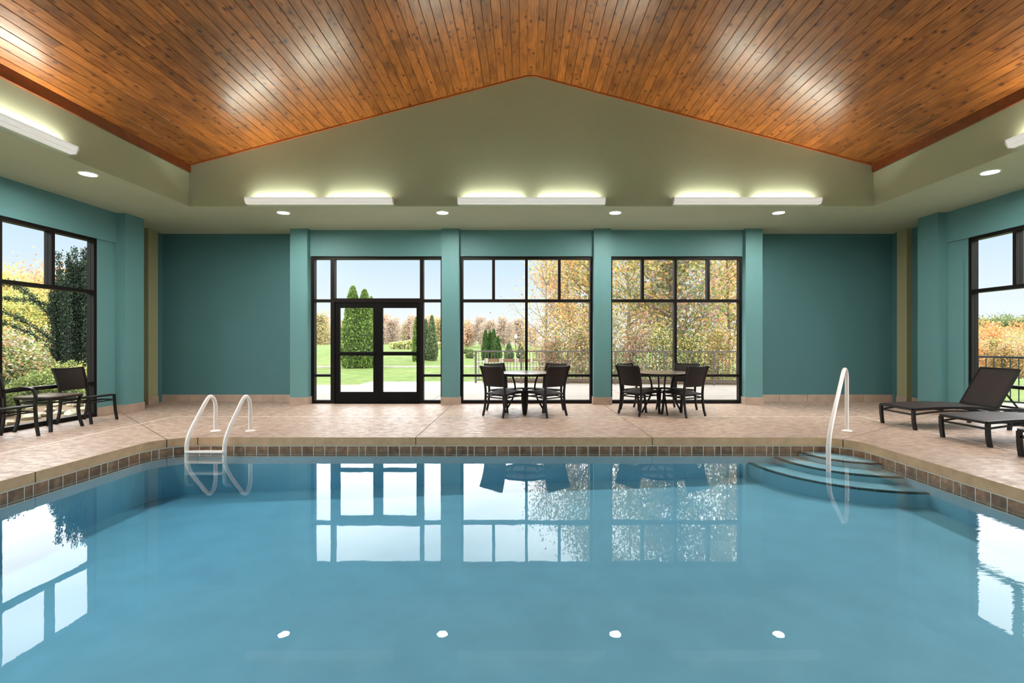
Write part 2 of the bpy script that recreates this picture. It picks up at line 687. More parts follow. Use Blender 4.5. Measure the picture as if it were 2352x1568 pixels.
def side_wall(name, s, xh, xcol, xniche, ycol0, ycol1, label):
    """s=-1 left, +1 right; xh header plane; xcol column face; xniche niche plane"""
    o = structure(empty(name, (xh, 5, 0)), label)
    xo = xh + s * 0.165
    part('header', 'teal_paint', o, (xh, xo, YB, ycol0, WZ, ZS + 0.02))
    xl = xh + s * 0.03
    ys = [ycol0 + 0.02] + [q for wdw in SIDE_WIN for q in (wdw[1], wdw[0])] + [YB]
    for k in range(0, len(ys), 2):
        part('wall_section', 'teal_paint', o, (xl, xo, ys[k + 1], ys[k], 0, WZ))
    part('pier', 'teal_paint', o, (xcol, xo, ycol0, ycol1, 0, ZS + 0.02))
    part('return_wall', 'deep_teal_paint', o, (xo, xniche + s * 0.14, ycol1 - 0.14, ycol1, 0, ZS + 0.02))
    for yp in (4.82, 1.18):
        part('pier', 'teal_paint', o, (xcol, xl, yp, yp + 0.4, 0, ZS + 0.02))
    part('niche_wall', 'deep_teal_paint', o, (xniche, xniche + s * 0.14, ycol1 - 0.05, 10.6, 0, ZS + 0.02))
    part('pipe_chase', 'olive_paint', o, (xniche - s * 0.11, xniche + s * 0.02, 9.93, 10.19, 0, ZS + 0.02))
    return o


wl = side_wall('wall_left', -1, XL, -7.21, -7.81, 8.76, 9.19, 'teal left wall with window bay and square column')
wr = side_wall('wall_right', 1, XR, 7.47, 7.985, 8.72, 9.16, 'teal right wall with window bay and square column')
wb = MB().box(-8, 8.2, YB - 0.15, YB, 0, ZS + 0.1).build('wall_back', 'teal_paint')
structure(wb, 'plain teal wall behind the viewpoint')

# ---- soffit + tray walls
so = structure(empty('ceiling_soffit', (0, 9.3, ZS)), 'sage green dropped soffit running round the raised ceiling')
part('soffit_far', 'sage_paint', so, (-8.0, 8.2, TYF + 0.004, 10.62, ZS, ZS + 0.10))
part('soffit_left', 'sage_paint', so, (-8.0, TXL - 0.004, YB, TYF + 0.004, ZS, ZS + 0.10))
part('soffit_right', 'sage_paint', so, (TXR + 0.004, 8.2, YB, TYF + 0.004, ZS, ZS + 0.10))
part('soffit_back', 'sage_paint', so, (TXL, TXR, YB, TYB, ZS, ZS + 0.12))
gz = [(TXL, ZS + 0.0004), (TXR, ZS + 0.0004), (TXR, ZE + 0.06), (RX + 0.07, ZR + 0.06), (RX - 0.07, ZR + 0.06), (TXL, ZE + 0.06)]
structure(MB().extrude(gz, 'y', TYF, TYF + 0.12).build('wall_gable', 'sage_paint'), 'sage green gable wall under the wooden ceiling')
structure(MB().extrude(gz, 'y', TYB - 0.12, TYB).build('wall_gable_back', 'sage_paint'), 'sage green gable wall behind the viewpoint')
structure(MB().box(TXL - 0.12, TXL, TYB - 0.12, TYF + 0.12, ZS + 0.0004, ZE + 0.1).build('wall_tray_left', 'sage_paint'), 'sage green upstand along the left of the raised ceiling')
structure(MB().box(TXR, TXR + 0.12, TYB - 0.12, TYF + 0.12, ZS + 0.0004, ZE + 0.1).build('wall_tray_right', 'sage_paint'), 'sage green upstand along the right of the raised ceiling')


# ---- plank ceiling
def slope_ceiling(name, xe, xr, label):
    root = structure(empty(name, (xe, 3, ZE)), label)
    L = math.hypot(xr - xe, ZR - ZE)
    ux, uz = (xr - xe) / L, (ZR - ZE) / L
    nx, nz = (-uz, ux) if ux > 0 else (uz, -ux)     # up normal
    # backing board
    a, b = (xe - ux * 0.2, ZE - uz * 0.2), (xr + ux * 0.02, ZR + uz * 0.02)
    prof = [(a[0] + nx * 0.018 - xe, a[1] + nz * 0.018 - ZE), (b[0] + nx * 0.018 - xe, b[1] + nz * 0.018 - ZE),
            (b[0] + nx * 0.08 - xe, b[1] + nz * 0.08 - ZE), (a[0] + nx * 0.08 - xe, a[1] + nz * 0.08 - ZE)]
    MB().extrude(prof, 'y', TYB - 0.1 - 3, TYF + 0.1 - 3).build('roof_board', 'roof_board', root)
    nrow = 47
    pitch = L / nrow
    rnd = random.Random(3 if ux > 0 else 4)
    for i in range(nrow):
        s0, s1 = i * pitch, (i + 1) * pitch
        g_ = 0.0012
        c_ = 0.0045
        d_ = rnd.uniform(-0.0015, 0.0015)
        # plank profile in (s, d): bevelled lower edges, d measured upward
        pr = [(s0 + g_, 0.006), (s0 + g_ + c_, 0.0 + d_), (s1 - g_ - c_, 0.0 + d_), (s1 - g_, 0.006), (s1 - g_, 0.017), (s0 + g_, 0.017)]
        prof = [(ux * s + nx * d, uz * s + nz * d) for s, d in pr]
        y = TYB
        cuts = [TYB, TYB + rnd.uniform(2.2, 4.6)]
        cuts.append(cuts[-1] + rnd.uniform(3.0, 4.2))
        cuts.append(TYF)
        if rnd.random() < 0.5:
            cuts[2] = rnd.uniform(5.2, 7.6)
        for k in range(3):
            MB().extrude(prof, 'y', cuts[k] + 0.001 - 3, cuts[k + 1] - 0.001 - 3).build('plank', 'knotty_pine', root)
    return root


slope_ceiling('ceiling_left', TXL, RX - 0.07, 'knotty stained pine plank ceiling, left slope')
slope_ceiling('ceiling_right', TXR, RX + 0.07, 'knotty stained pine plank ceiling, right slope')
structure(MB().box(RX - 0.072, RX + 0.072, TYB, TYF, ZR - 0.002, ZR + 0.03).build('trim_1', 'knotty_pine'), 'flat pine ridge board at the top of the ceiling')
# eave fascia boards
for nm, x, s in (('trim_2', TXL, 1), ('trim_3', TXR, -1)):
    r_ = structure(empty(nm, (x, 3, 4.2)), 'dark stained pine fascia board along the %s eave' % ('left' if s > 0 else 'right'))
    for y0, y1 in ((TYB, -0.4), (-0.396, 3.6), (3.604, 7.19 if s > 0 else 8.32), (7.194, TYF - 0.001)):
        if y1 <= y0 + 0.01:
            continue
        if s < 0 and y0 > 7:
            continue
        part('board', 'dark_pine', r_, (x, x + s * 0.035, y0, y1, 4.205, 4.352))
# rake moulding on the gable
r_ = structure(empty('trim_4', (0, TYF, ZE)), 'thin pine moulding along the top of the gable wall')
for xa, xb in ((TXL, RX - 0.07), (TXR, RX + 0.07)):
    dz = -0.012
    MB().bar([(xa, -0.012, 0.0 + dz), (xb, -0.012, ZR - ZE + dz)], 0.022, 0.022).build('moulding', 'trim_pine', r_)
MB().bar([(RX - 0.08, -0.012, ZR - ZE - 0.012), (RX + 0.08, -0.012, ZR - ZE - 0.012)], 0.022, 0.022).build('moulding', 'trim_pine', r_)


# ---- tile baseboards
def baseboard(name, runs, label):
    """runs: (x0,y0,x1,y1,nx,ny) along the wall face with outward normal"""
    r_ = structure(empty(name, (runs[0][0], runs[0][1], 0)), label)
    ox, oy = runs[0][0], runs[0][1]
    for (x0, y0, x1, y1, nx, ny) in runs:
        L = math.hypot(x1 - x0, y1 - y0)
        k = max(1, math.ceil(L / 0.605 - 0.05))
        tw = 0.6
        pos = 0.0
        while pos < L - 0.01:
            e_ = min(L, pos + tw)
            ux, uy = (x1 - x0) / L, (y1 - y0) / L
            ax, ay = x0 + ux * (pos + 0.0015), y0 + uy * (pos + 0.0015)
            bx, by = x0 + ux * (e_ - 0.0015), y0 + uy * (e_ - 0.0015)
            t_ = 0.018
            xs = sorted((ax, bx, ax + nx * t_, bx + nx * t_))
            yy = sorted((ay, by, ay + ny * t_, by + ny * t_))
            MB().box(xs[0] - ox, xs[-1] - ox, yy[0] - oy, yy[-1] - oy, 0.001, 0.152).build('tile', 'base_tile', r_)
            pos = e_ + 0.004
    return r_


baseboard('baseboard_far_left', [(-4.805, 10.46, -7.81, 10.46, 0, -1)], 'beige tile baseboard under the left teal alcove')
baseboard('baseboard_far_right', [(4.928, 10.46, 7.985, 10.46, 0, -1)], 'beige tile baseboard under the right teal alcove')
for i, (a, b) in enumerate(COLS):
    t_ = 0.018
    runs = [(a - t_, 9.96, b + t_, 9.96, 0, -1), (a, 9.96, a, 10.18, -1, 0), (b, 9.96, b, 10.18, 1, 0)]
    if i == 0:
        runs[1] = (a, 9.96, a, 10.44, -1, 0)
    if i == 3:
        runs[2] = (b, 9.96, b, 10.44, 1, 0)
    baseboard('baseboard_column_%d' % (i + 1), runs, ['beige tile wrapped round the foot of the column left of the doors', 'beige tile wrapped round the foot of the column right of the doors',
              'beige tile wrapped round the foot of the column between the two patio tables', 'beige tile wrapped round the foot of the rightmost far column'][i])
baseboard('baseboard_left', [(-7.40, 8.39, -7.40, 8.76, 1, 0), (-7.40, 8.76, -7.21 + 0.018, 8.76, 0, -1), (-7.21, 8.76, -7.21, 9.19, 1, 0), (-7.81, 9.19, -7.81, 9.92, 1, 0), (-7.7, 9.91, -7.7, 10.19, 1, 0)],
          'beige tile baseboard along the left wall and column')
baseboard('baseboard_right', [(7.66, 8.32, 7.66, 8.72, -1, 0), (7.66, 8.72, 7.47 - 0.018, 8.72, 0, -1), (7.47, 8.72, 7.47, 9.16, -1, 0), (7.985, 9.16, 7.985, 9.92, -1, 0), (7.875, 9.91, 7.875, 10.19, -1, 0)],
          'beige tile baseboard along the right wall and column')

# ================================================================== windows and doors
FW = 0.056


def win_piece(root, name, a, b, z0, z1, d0, d1, axis, mat='bronze_frame'):
    """a..b along the wall, z0..z1, d0..d1 depth (both in world); axis 'x' far wall, 'y' side wall"""
    off = Vector(root.location)
    mb = MB()
    if axis == 'x':
        mb.box(a - off.x, b - off.x, d0 - off.y, d1 - off.y, z0, z1)
    else:
        mb.box(d0 - off.x, d1 - off.x, a - off.y, b - off.y, z0, z1)
    return mb.build(name, mat, root)


def grid_window(num, a, b, d0, d1, axis, label):
    """4 upper panes, 2 tall panes, 2 low panes"""
    loc = ((a + b) / 2, (d0 + d1) / 2, 0) if axis == 'x' else ((d0 + d1) / 2, (a + b) / 2, 0)
    r_ = structure(empty('window_%d' % num, loc), label)
    P = lambda nm, *q, **k: win_piece(r_, nm, *q, d0, d1, axis, **k)
    h = FW / 2
    P('stile', a, a + FW, 0, WZ)
    P('stile', b - FW, b, 0, WZ)
    P('head_rail', a + FW, b - FW, WZ - FW, WZ)
    P('sill_rail', a + FW, b - FW, 0, 0.07)
    mid = (a + b) / 2
    P('mullion', mid - h, mid + h, 0.07, WZ - FW)
    for (x0, x1) in ((a + FW, mid - h), (mid + h, b - FW)):
        P('rail', x0, x1, 2.125, 2.185)
        P('rail', x0, x1, 0.560, 0.612)
        c = (x0 + x1) / 2 + (0.012 if x0 > mid else -0.012)
        P('mullion', c - h, c + h, 2.185, WZ - FW)
        dm = (d0 + d1) / 2
        g0, g1 = dm - 0.004, dm + 0.004
        for (p0, p1, q0, q1) in ((x0, c - h, 2.185, WZ - FW), (c + h, x1, 2.185, WZ - FW), (x0, x1, 0.612, 2.125), (x0, x1, 0.07, 0.560)):
            win_piece(r_, 'pane', p0, p1, q0, q1, g0, g1, axis, 'window_glass')
    return r_


D0, D1 = 10.14, 10.26
grid_window(1, COLS[1][1], COLS[2][0], D0, D1, 'x', 'dark bronze far window behind the left round table')
grid_window(2, COLS[2][1], COLS[3][0], D0, D1, 'x', 'dark bronze far window behind the right round table')
grid_window(3, 5.29, 8.39, -7.52, -7.40, 'y', 'dark bronze left side window behind the side table')
grid_window(4, 5.22, 8.32, 7.66, 7.78, 'y', 'dark bronze right side window behind the loungers')
grid_window(5, 1.65, 4.75, -7.52, -7.40, 'y', 'dark bronze left side window nearer the viewpoint')
grid_window(6, 1.65, 4.75, 7.66, 7.78, 'y', 'dark bronze right side window nearer the viewpoint')
grid_window(7, -2.0, 1.1, -7.52, -7.40, 'y', 'dark bronze left side window beside the viewpoint')
grid_window(8, -2.0, 1.1, 7.66, 7.78, 'y', 'dark bronze right side window beside the viewpoint')
MB().box(0, 0.135, 8.322, 8.41, 0, WZ).build('jamb', 'teal_paint', wr, loc=(7.66 - XR, -5, 0)).location = (7.66 - XR, -5, 0)

# entrance storefront: window_9 around a pair of doors
a, b = COLS[0][1], COLS[1][0]
r_ = structure(empty('window_9', ((a + b) / 2, 10.2, 0)), 'dark bronze storefront frame with sidelights and transom round the double doors')
P = lambda nm, *q, **k: win_piece(r_, nm, *q, D0, D1, 'x', **k)
m1a, m1b = -4.043, -3.960        # left mullion
m2a, m2b = -2.170, -2.098        # right mullion
P('stile', a, a + 0.065, 0, WZ)
P('stile', b - 0.05, b, 0, WZ)
P('head_rail', a + 0.065, b - 0.05, WZ - FW, WZ)
P('mullion', m1a, m1b, 0, WZ - FW)
P('mullion', m2a, m2b, 0, WZ - FW)
P('transom_rail', m1b, m2a, 2.130, 2.205)
for (x0, x1) in ((a + 0.065, m1a), (m2b, b - 0.05)):
    P('rail', x0, x1, 2.125, 2.185)
    P('rail', x0, x1, 0.560, 0.612)
    P('sill_rail', x0, x1, 0, 0.07)
    for q0, q1 in ((0.07, 0.56), (0.612, 2.125), (2.185, WZ - FW)):
        win_piece(r_, 'pane', x0, x1, q0, q1, 10.196, 10.204, 'x', 'window_glass')
win_piece(r_, 'pane', m1b, m2a, 2.205, WZ - FW, 10.196, 10.204, 'x', 'window_glass')
dm = (m1b + m2a) / 2
for k, (x0, x1, gl0, gl1) in enumerate(((m1b + 0.004, dm - 0.003, -3.857, -3.155), (dm + 0.003, m2a - 0.004, -2.955, -2.246))):
    d_ = structure(empty('door_%d' % (k + 1), ((x0 + x1) / 2, 10.2, 0)), 'black glazed door leaf, %s of the pair' % ('left' if k == 0 else 'right'))
    Q = lambda nm, *q, **kk: win_piece(d_, nm, *q, 10.165, 10.215, 'x', 'door_metal', **kk)
    Q('stile', x0, gl0, 0.012, 2.126)
    Q('stile', gl1, x1, 0.012, 2.126)
    Q('top_rail', gl0, gl1, 2.005, 2.126)
    Q('mid_rail', gl0, gl1, 1.005, 1.085)
    Q('bottom_rail', gl0, gl1, 0.012, 0.240)
    win_piece(d_, 'pane', gl0, gl1, 1.085, 2.005, 10.186, 10.194, 'x', 'window_glass')
    win_piece(d_, 'pane', gl0, gl1, 0.240, 1.005, 10.186, 10.194, 'x', 'window_glass')
    xh = gl1 + 0.045 if k == 0 else gl0 - 0.045
    ox = (x0 + x1) / 2
    # push bar along the mid rail and a pull handle outside
    MB().bar([(x0 + 0.05 - ox, -0.055, 1.045), (x1 - 0.05 - ox, -0.055, 1.045)], 0.035, 0.05).build('push_bar', 'door_metal', d_)
    hp = smooth_path([(xh - ox, 0.016, 0.86), (xh - ox, 0.06, 0.88), (xh - ox, 0.065, 1.03), (xh - ox, 0.06, 1.18), (xh - ox, 0.016, 1.2)], 4)
    MB().tube(hp, 0.011, 8, (1, 0, 0)).build('pull_handle', 'door_metal', d_, True)
structure(MB().box(m1b, m2a, 10.10, 10.3, 0.0005, 0.011).build('door_threshold', 'door_metal'), 'dark metal threshold under the double doors')

# ================================================================== floor, pool
PL, PR, PN, PF, CR = -4.87, 4.38, 0.9, 6.56, 0.45
ZW = -0.18
SLx, SRx, SF, SN = -6.05, 5.83, 8.37, -0.8
WLx, WRx, WF, WB_ = -7.85, 8.05, 10.55, -3.4


def pool_outline(off=0.0, n=8):
    """counter-clockwise outline, offset outward"""
    pts = []
    R = CR + off
    for cx, cy, a0 in ((PR - CR, PN + CR, -90), (PR - CR, PF - CR, 0), (PL + CR, PF - CR, 90), (PL + CR, PN + CR, 180)):
        for k in range(n + 1):
            t = math.radians(a0 + 90 * k / n)
            pts.append((cx + R * math.cos(t), cy + R * math.sin(t)))
    return pts


def arc(cx, cy, a0, a1, n=5, R=CR):
    return [(cx + R * math.cos(math.radians(a0 + (a1 - a0) * k / n)), cy + R * math.sin(math.radians(a0 + (a1 - a0) * k / n))) for k in range(n + 1)]


def inset(pts, d):
    area = sum(pts[i][0] * pts[(i + 1) % len(pts)][1] - pts[(i + 1) % len(pts)][0] * pts[i][1] for i in range(len(pts)))
    if area < 0:
        pts = pts[::-1]
    out = []
    n = len(pts)
    for i in range(n):
        p0, p1, p2 = Vector(pts[i - 1]), Vector(pts[i]), Vector(pts[(i + 1) % n])
        e1, e2 = (p1 - p0).normalized(), (p2 - p1).normalized()
        n1, n2 = Vector((-e1.y, e1.x)), Vector((-e2.y, e2.x))
        den = 1 + n1.dot(n2)
        out.append(tuple(p1 + (n1 + n2) * (d / max(den, 0.3))))
    return out


fl = MB()
for (x0, x1, y0, y1) in ((WLx, PL - 0.05, WB_, WF), (PR + 0.05, WRx, WB_, WF), (PL - 0.05, PR + 0.05, WB_, PN - 0.05), (PL - 0.05, PR + 0.05, PF + 0.05, WF)):
    fl.box(x0, x1, y0, y1, -0.2, -0.111)
floor = structure(fl.build('floor', 'joint_dark'), 'stamped beige concrete pool deck laid in large slabs')
lc, rc = (PL + CR, PF - CR), (PR - CR, PF - CR)
aL1 = arc(lc[0], lc[1], 180, 135, 4)
aL2 = arc(lc[0], lc[1], 135, 90, 4)
aR1 = arc(rc[0], rc[1], 90, 45, 4)
aR2 = arc(rc[0], rc[1], 45, 0, 4)
J1, J6 = aL1[-1], aR1[-1]
J1s = (SLx, J1[1] + (J1[0] - SLx) * 0.923)
J1w = (WLx, J1[1] + (J1[0] - WLx) * 0.923)
J6s = (SRx, J6[1] + (SRx - J6[0]) * 0.71)
J6w = (WRx, J6[1] + (WRx - J6[0]) * 0.71)
j2, j3, j4, j5 = -4.42, -1.46, 1.69, 4.76
slabs = [
    [(WLx, WB_), (SLx, WB_), (SLx, 2.0), (WLx, 2.0)],
    [(WLx, 2.0), (SLx, 2.0), (SLx, 5.87), (WLx, 5.87)],
    [(WLx, 5.87), (SLx, 5.87), J1s, J1w],
    [J1s, (SLx, SF), (j2 - 0.06, SF), (-4.62, WF), (WLx, WF), J1w],
    [(j2 - 0.06, SF), (j3, SF), (j3, WF), (-4.62, WF)],
    [(j3, SF), (j4, SF), (j4 - 0.04, WF), (j3, WF)],
    [(j4, SF), (j5, SF), (j5, WF), (j4 - 0.04, WF)],
    [(j5, SF), (SRx, SF), J6s, J6w, (WRx, WF), (j5, WF)],
    [(SRx, 4.9), (WRx, 4.9), J6w, J6s],
    [(SRx, WB_), (WRx, WB_), (WRx, 4.9), (SRx, 4.9)],
    [(SLx, 4.83), (PL, 4.83)] + aL1 + [J1s],
    [(SLx, SN), (PL, SN), (PL, 4.83), (SLx, 4.83)],
    aL2 + [(j2, SF), (SLx, SF), J1s],
    [(j2, PF), (j3, PF), (j3, SF), (j2, SF)],
    [(j3, PF), (j4 + 0.06, PF), (j4, SF), (j3, SF)],
    [(j4 + 0.06, PF)] + aR1 + [J6s, (SRx, SF), (j4, SF)],
    aR2 + [(PR, 3.9), (SRx, 3.9), J6s],
    [(PR, SN), (SRx, SN), (SRx, 3.9), (PR, 3.9)],
    [(PL, SN), (PR, SN), (PR, PN), (PL, PN)],
    [(SLx, WB_), (SRx, WB_), (SRx, SN), (SLx, SN)],
]
NOSE = pool_outline(0.003)


def seg_dist(p_, a_, b_):
    p_, a_, b_ = Vector(p_), Vector(a_), Vector(b_)
    d_ = b_ - a_
    t_ = max(0.0, min(1.0, (p_ - a_).dot(d_) / max(1e-9, d_.length_squared)))
    return (p_ - a_ - d_ * t_).length


for s in slabs:
    q = inset(s, 0.003)
    sl = MB().prism(q, -0.11, 0.0).build('slab', 'stamped_concrete', floor, bevel=0.005)
    sl.data.materials.append(MATS['coping_edge'])
    sl.data.materials.append(MATS['joint_dark'])
    for pl in sl.data.polygons:
        if abs(pl.normal.z) < 0.5:
            c_ = pl.center
            near = min(seg_dist((c_.x, c_.y), NOSE[k], NOSE[k - 1]) for k in range(len(NOSE)))
            pl.material_index = 1 if near < 0.012 else 2
for (x0, y0, x1, y1) in ((SLx, SN, SLx, SF), (SRx, SN, SRx, SF), (SLx, SF, SRx, SF)):
    w_ = 0.008
    MB().box(min(x0, x1) - w_, max(x0, x1) + w_, min(y0, y1) - w_, max(y0, y1) + w_, -0.08, 0.0015).build('drain_strip', 'white_strip', floor)

# pool basin
TOFF = 0.022
pool = structure(empty('swimming_pool', (0, 3.7, 0)), 'rectangular indoor swimming pool with brown waterline tile and corner steps')
OY = 3.7


def floor_z(x):
    t = min(1, max(0, (x + 4.9) / 9.3))
    return ZW - (0.60 + (0.32 - 0.60) * t)


ol = pool_outline(TOFF + 0.012)
mb = MB()
n_ = len(ol)
vs = [(x, y - OY, -0.262) for x, y in ol] + [(x, y - OY, floor_z(x)) for x, y in ol]
fs = [(i, i + n_, (i + 1) % n_ + n_, (i + 1) % n_) for i in range(n_)]
fs.append(tuple(range(n_, 2 * n_)))
mb.add(vs, fs)
mb.build('basin', 'pool_plaster', pool)
og = pool_outline(TOFF + 0.0025)
mb = MB()
vs = [(x, y - OY, -0.112) for x, y in og] + [(x, y - OY, -0.27) for x, y in og]
mb.add(vs, [(i, i + n_, (i + 1) % n_ + n_, (i + 1) % n_) for i in range(n_)])
mb.build('grout_band', 'grout', pool)
# waterline tiles, walked along the outline from the near right corner round to the near left corner
ot = pool_outline(TOFF, 12)
i0 = 12
path = ot[12:39 + 1]
acc = [0.0]
for i in range(1, len(path)):
    acc.append(acc[-1] + math.dist(path[i - 1], path[i]))


def at_len(s):
    for i in range(1, len(path)):
        if acc[i] >= s:
            t = (s - acc[i - 1]) / max(1e-9, acc[i] - acc[i - 1])
            return (path[i - 1][0] + (path[i][0] - path[i - 1][0]) * t, path[i - 1][1] + (path[i][1] - path[i - 1][1]) * t)
    return path[-1]


s = 0.0
TW = 0.155
rnd = random.Random(5)
while s < acc[-1] - 0.03:
    wt = TW if rnd.random() > 0.1 else TW * 0.56
    e_ = min(acc[-1], s + wt)
    p0, p1 = Vector(at_len(s + 0.006)), Vector(at_len(e_ - 0.006))
    d = (p1 - p0).normalized()
    nrm = Vector((d.y, -d.x))       # outward (path runs counter-clockwise)
    dd = rnd.uniform(0.0, 0.002)
    q = [p0 - nrm * dd, p1 - nrm * dd, p1 + nrm * 0.004, p0 + nrm * 0.004]
    MB().prism([(x.x, x.y - OY) for x in q][::-1], -0.262, -0.126).build('tile', 'pool_tile', pool)
    s = e_

# quarter-round steps in the far right corner
CX, CY = PR + TOFF + 0.01, PF + TOFF + 0.01
for k, (R, d) in enumerate(((0.66, 0.022), (0.99, 0.095), (1.34, 0.17))):
    z1 = ZW - d
    pts = [(CX, CY - OY)] + [(CX + R * math.cos(math.radians(180 + 90 * i / 16)), CY - OY + R * math.sin(math.radians(180 + 90 * i / 16))) for i in range(17)]
    # rounded inner corner follows the pool corner
    st = MB().prism(pts, floor_z(3.0) - 0.02, z1).build('step', 'pool_plaster', pool)
    for i in range(12):
        a0, a1 = 180 + 90 * i / 12 + 0.08, 180 + 90 * (i + 1) / 12 - 0.08
        q = []
        for a_, r__ in ((a0, R + 0.003), (a1, R + 0.003), (a1, R - 0.05), (a0, R - 0.05)):
            q.append((CX + r__ * math.cos(math.radians(a_)), CY - OY + r__ * math.sin(math.radians(a_))))
        MB().prism(q, z1 - 0.012, z1 + 0.003).build('nosing_tile', 'step_nosing', st)

# water body
ow = pool_outline(TOFF + 0.05)
wm = MB().prism(ow, ZW - 0.75, ZW)
wz = wm.build('pool_water', 'pool_water')
tag(wz, 'still clear blue water filling the swimming pool', 'water', None, 'stuff')

# ================================================================== pool ladder and handrail
lad = thing('pool_ladder', 'white two-rail pool ladder at the far left corner of the pool', 'ladder', (-4.222, 6.75, 0))
for x in (-0.2525, 0.2525):
    pth = [(x, 0.28, -0.002), (x, 0.28, 0.20), (x, 0.28, 0.36), (x, 0.245, 0.46), (x, 0.17, 0.515), (x, 0.09, 0.475), (x, -0.04, 0.335), (x, -0.19, 0.165), (x, -0.265, 0.06), (x, -0.315, -0.05), (x, -0.325, -0.2), (x, -0.325, -0.5), (x, -0.30, -0.60), (x, -0.22, -0.64)]
    MB().tube(smooth_path(pth, 5), 0.026, 12, (1, 0, 0)).build('rail', 'white_rail', lad, True)
    MB().lathe([(0.0265, 0.022), (0.040, 0.020), (0.066, 0.008), (0.070, 0.0005), (0.0, 0.0005)], 20, (x, 0.28, 0)).build('flange', 'white_rail', lad, True)
for z in (-0.163, -0.30, -0.45):
    MB().box(-0.2525, 0.2525, -0.37, -0.29, z - 0.012, z + 0.012).build('tread', 'white_rail', lad, bevel=0.004)

hr = thing('pool_handrail', 'single white curved handrail at the corner steps of the pool', 'handrail', (4.71, 7.04, 0))
dv = Vector((-1.03, -1.21, 0))
prof = [(0, -0.002), (0, 0.3), (0, 0.62), (0.005, 0.78), (0.05, 0.87), (0.13, 0.905), (0.22, 0.875), (0.36, 0.75), (0.55, 0.575), (0.75, 0.39), (0.92, 0.21), (0.985, 0.08), (1.0, -0.05), (1.0, -0.2), (1.0, -0.27)]
MB().tube(smooth_path([dv * t + Vector((0, 0, z)) for t, z in prof], 5), 0.026, 12, (dv.y, -dv.x, 0)).build('rail', 'white_rail', hr, True)
MB().lathe([(0.0265, 0.022), (0.040, 0.020), (0.066, 0.008), (0.070, 0.0005), (0.0, 0.0005)], 20).build('flange', 'white_rail', hr, True)


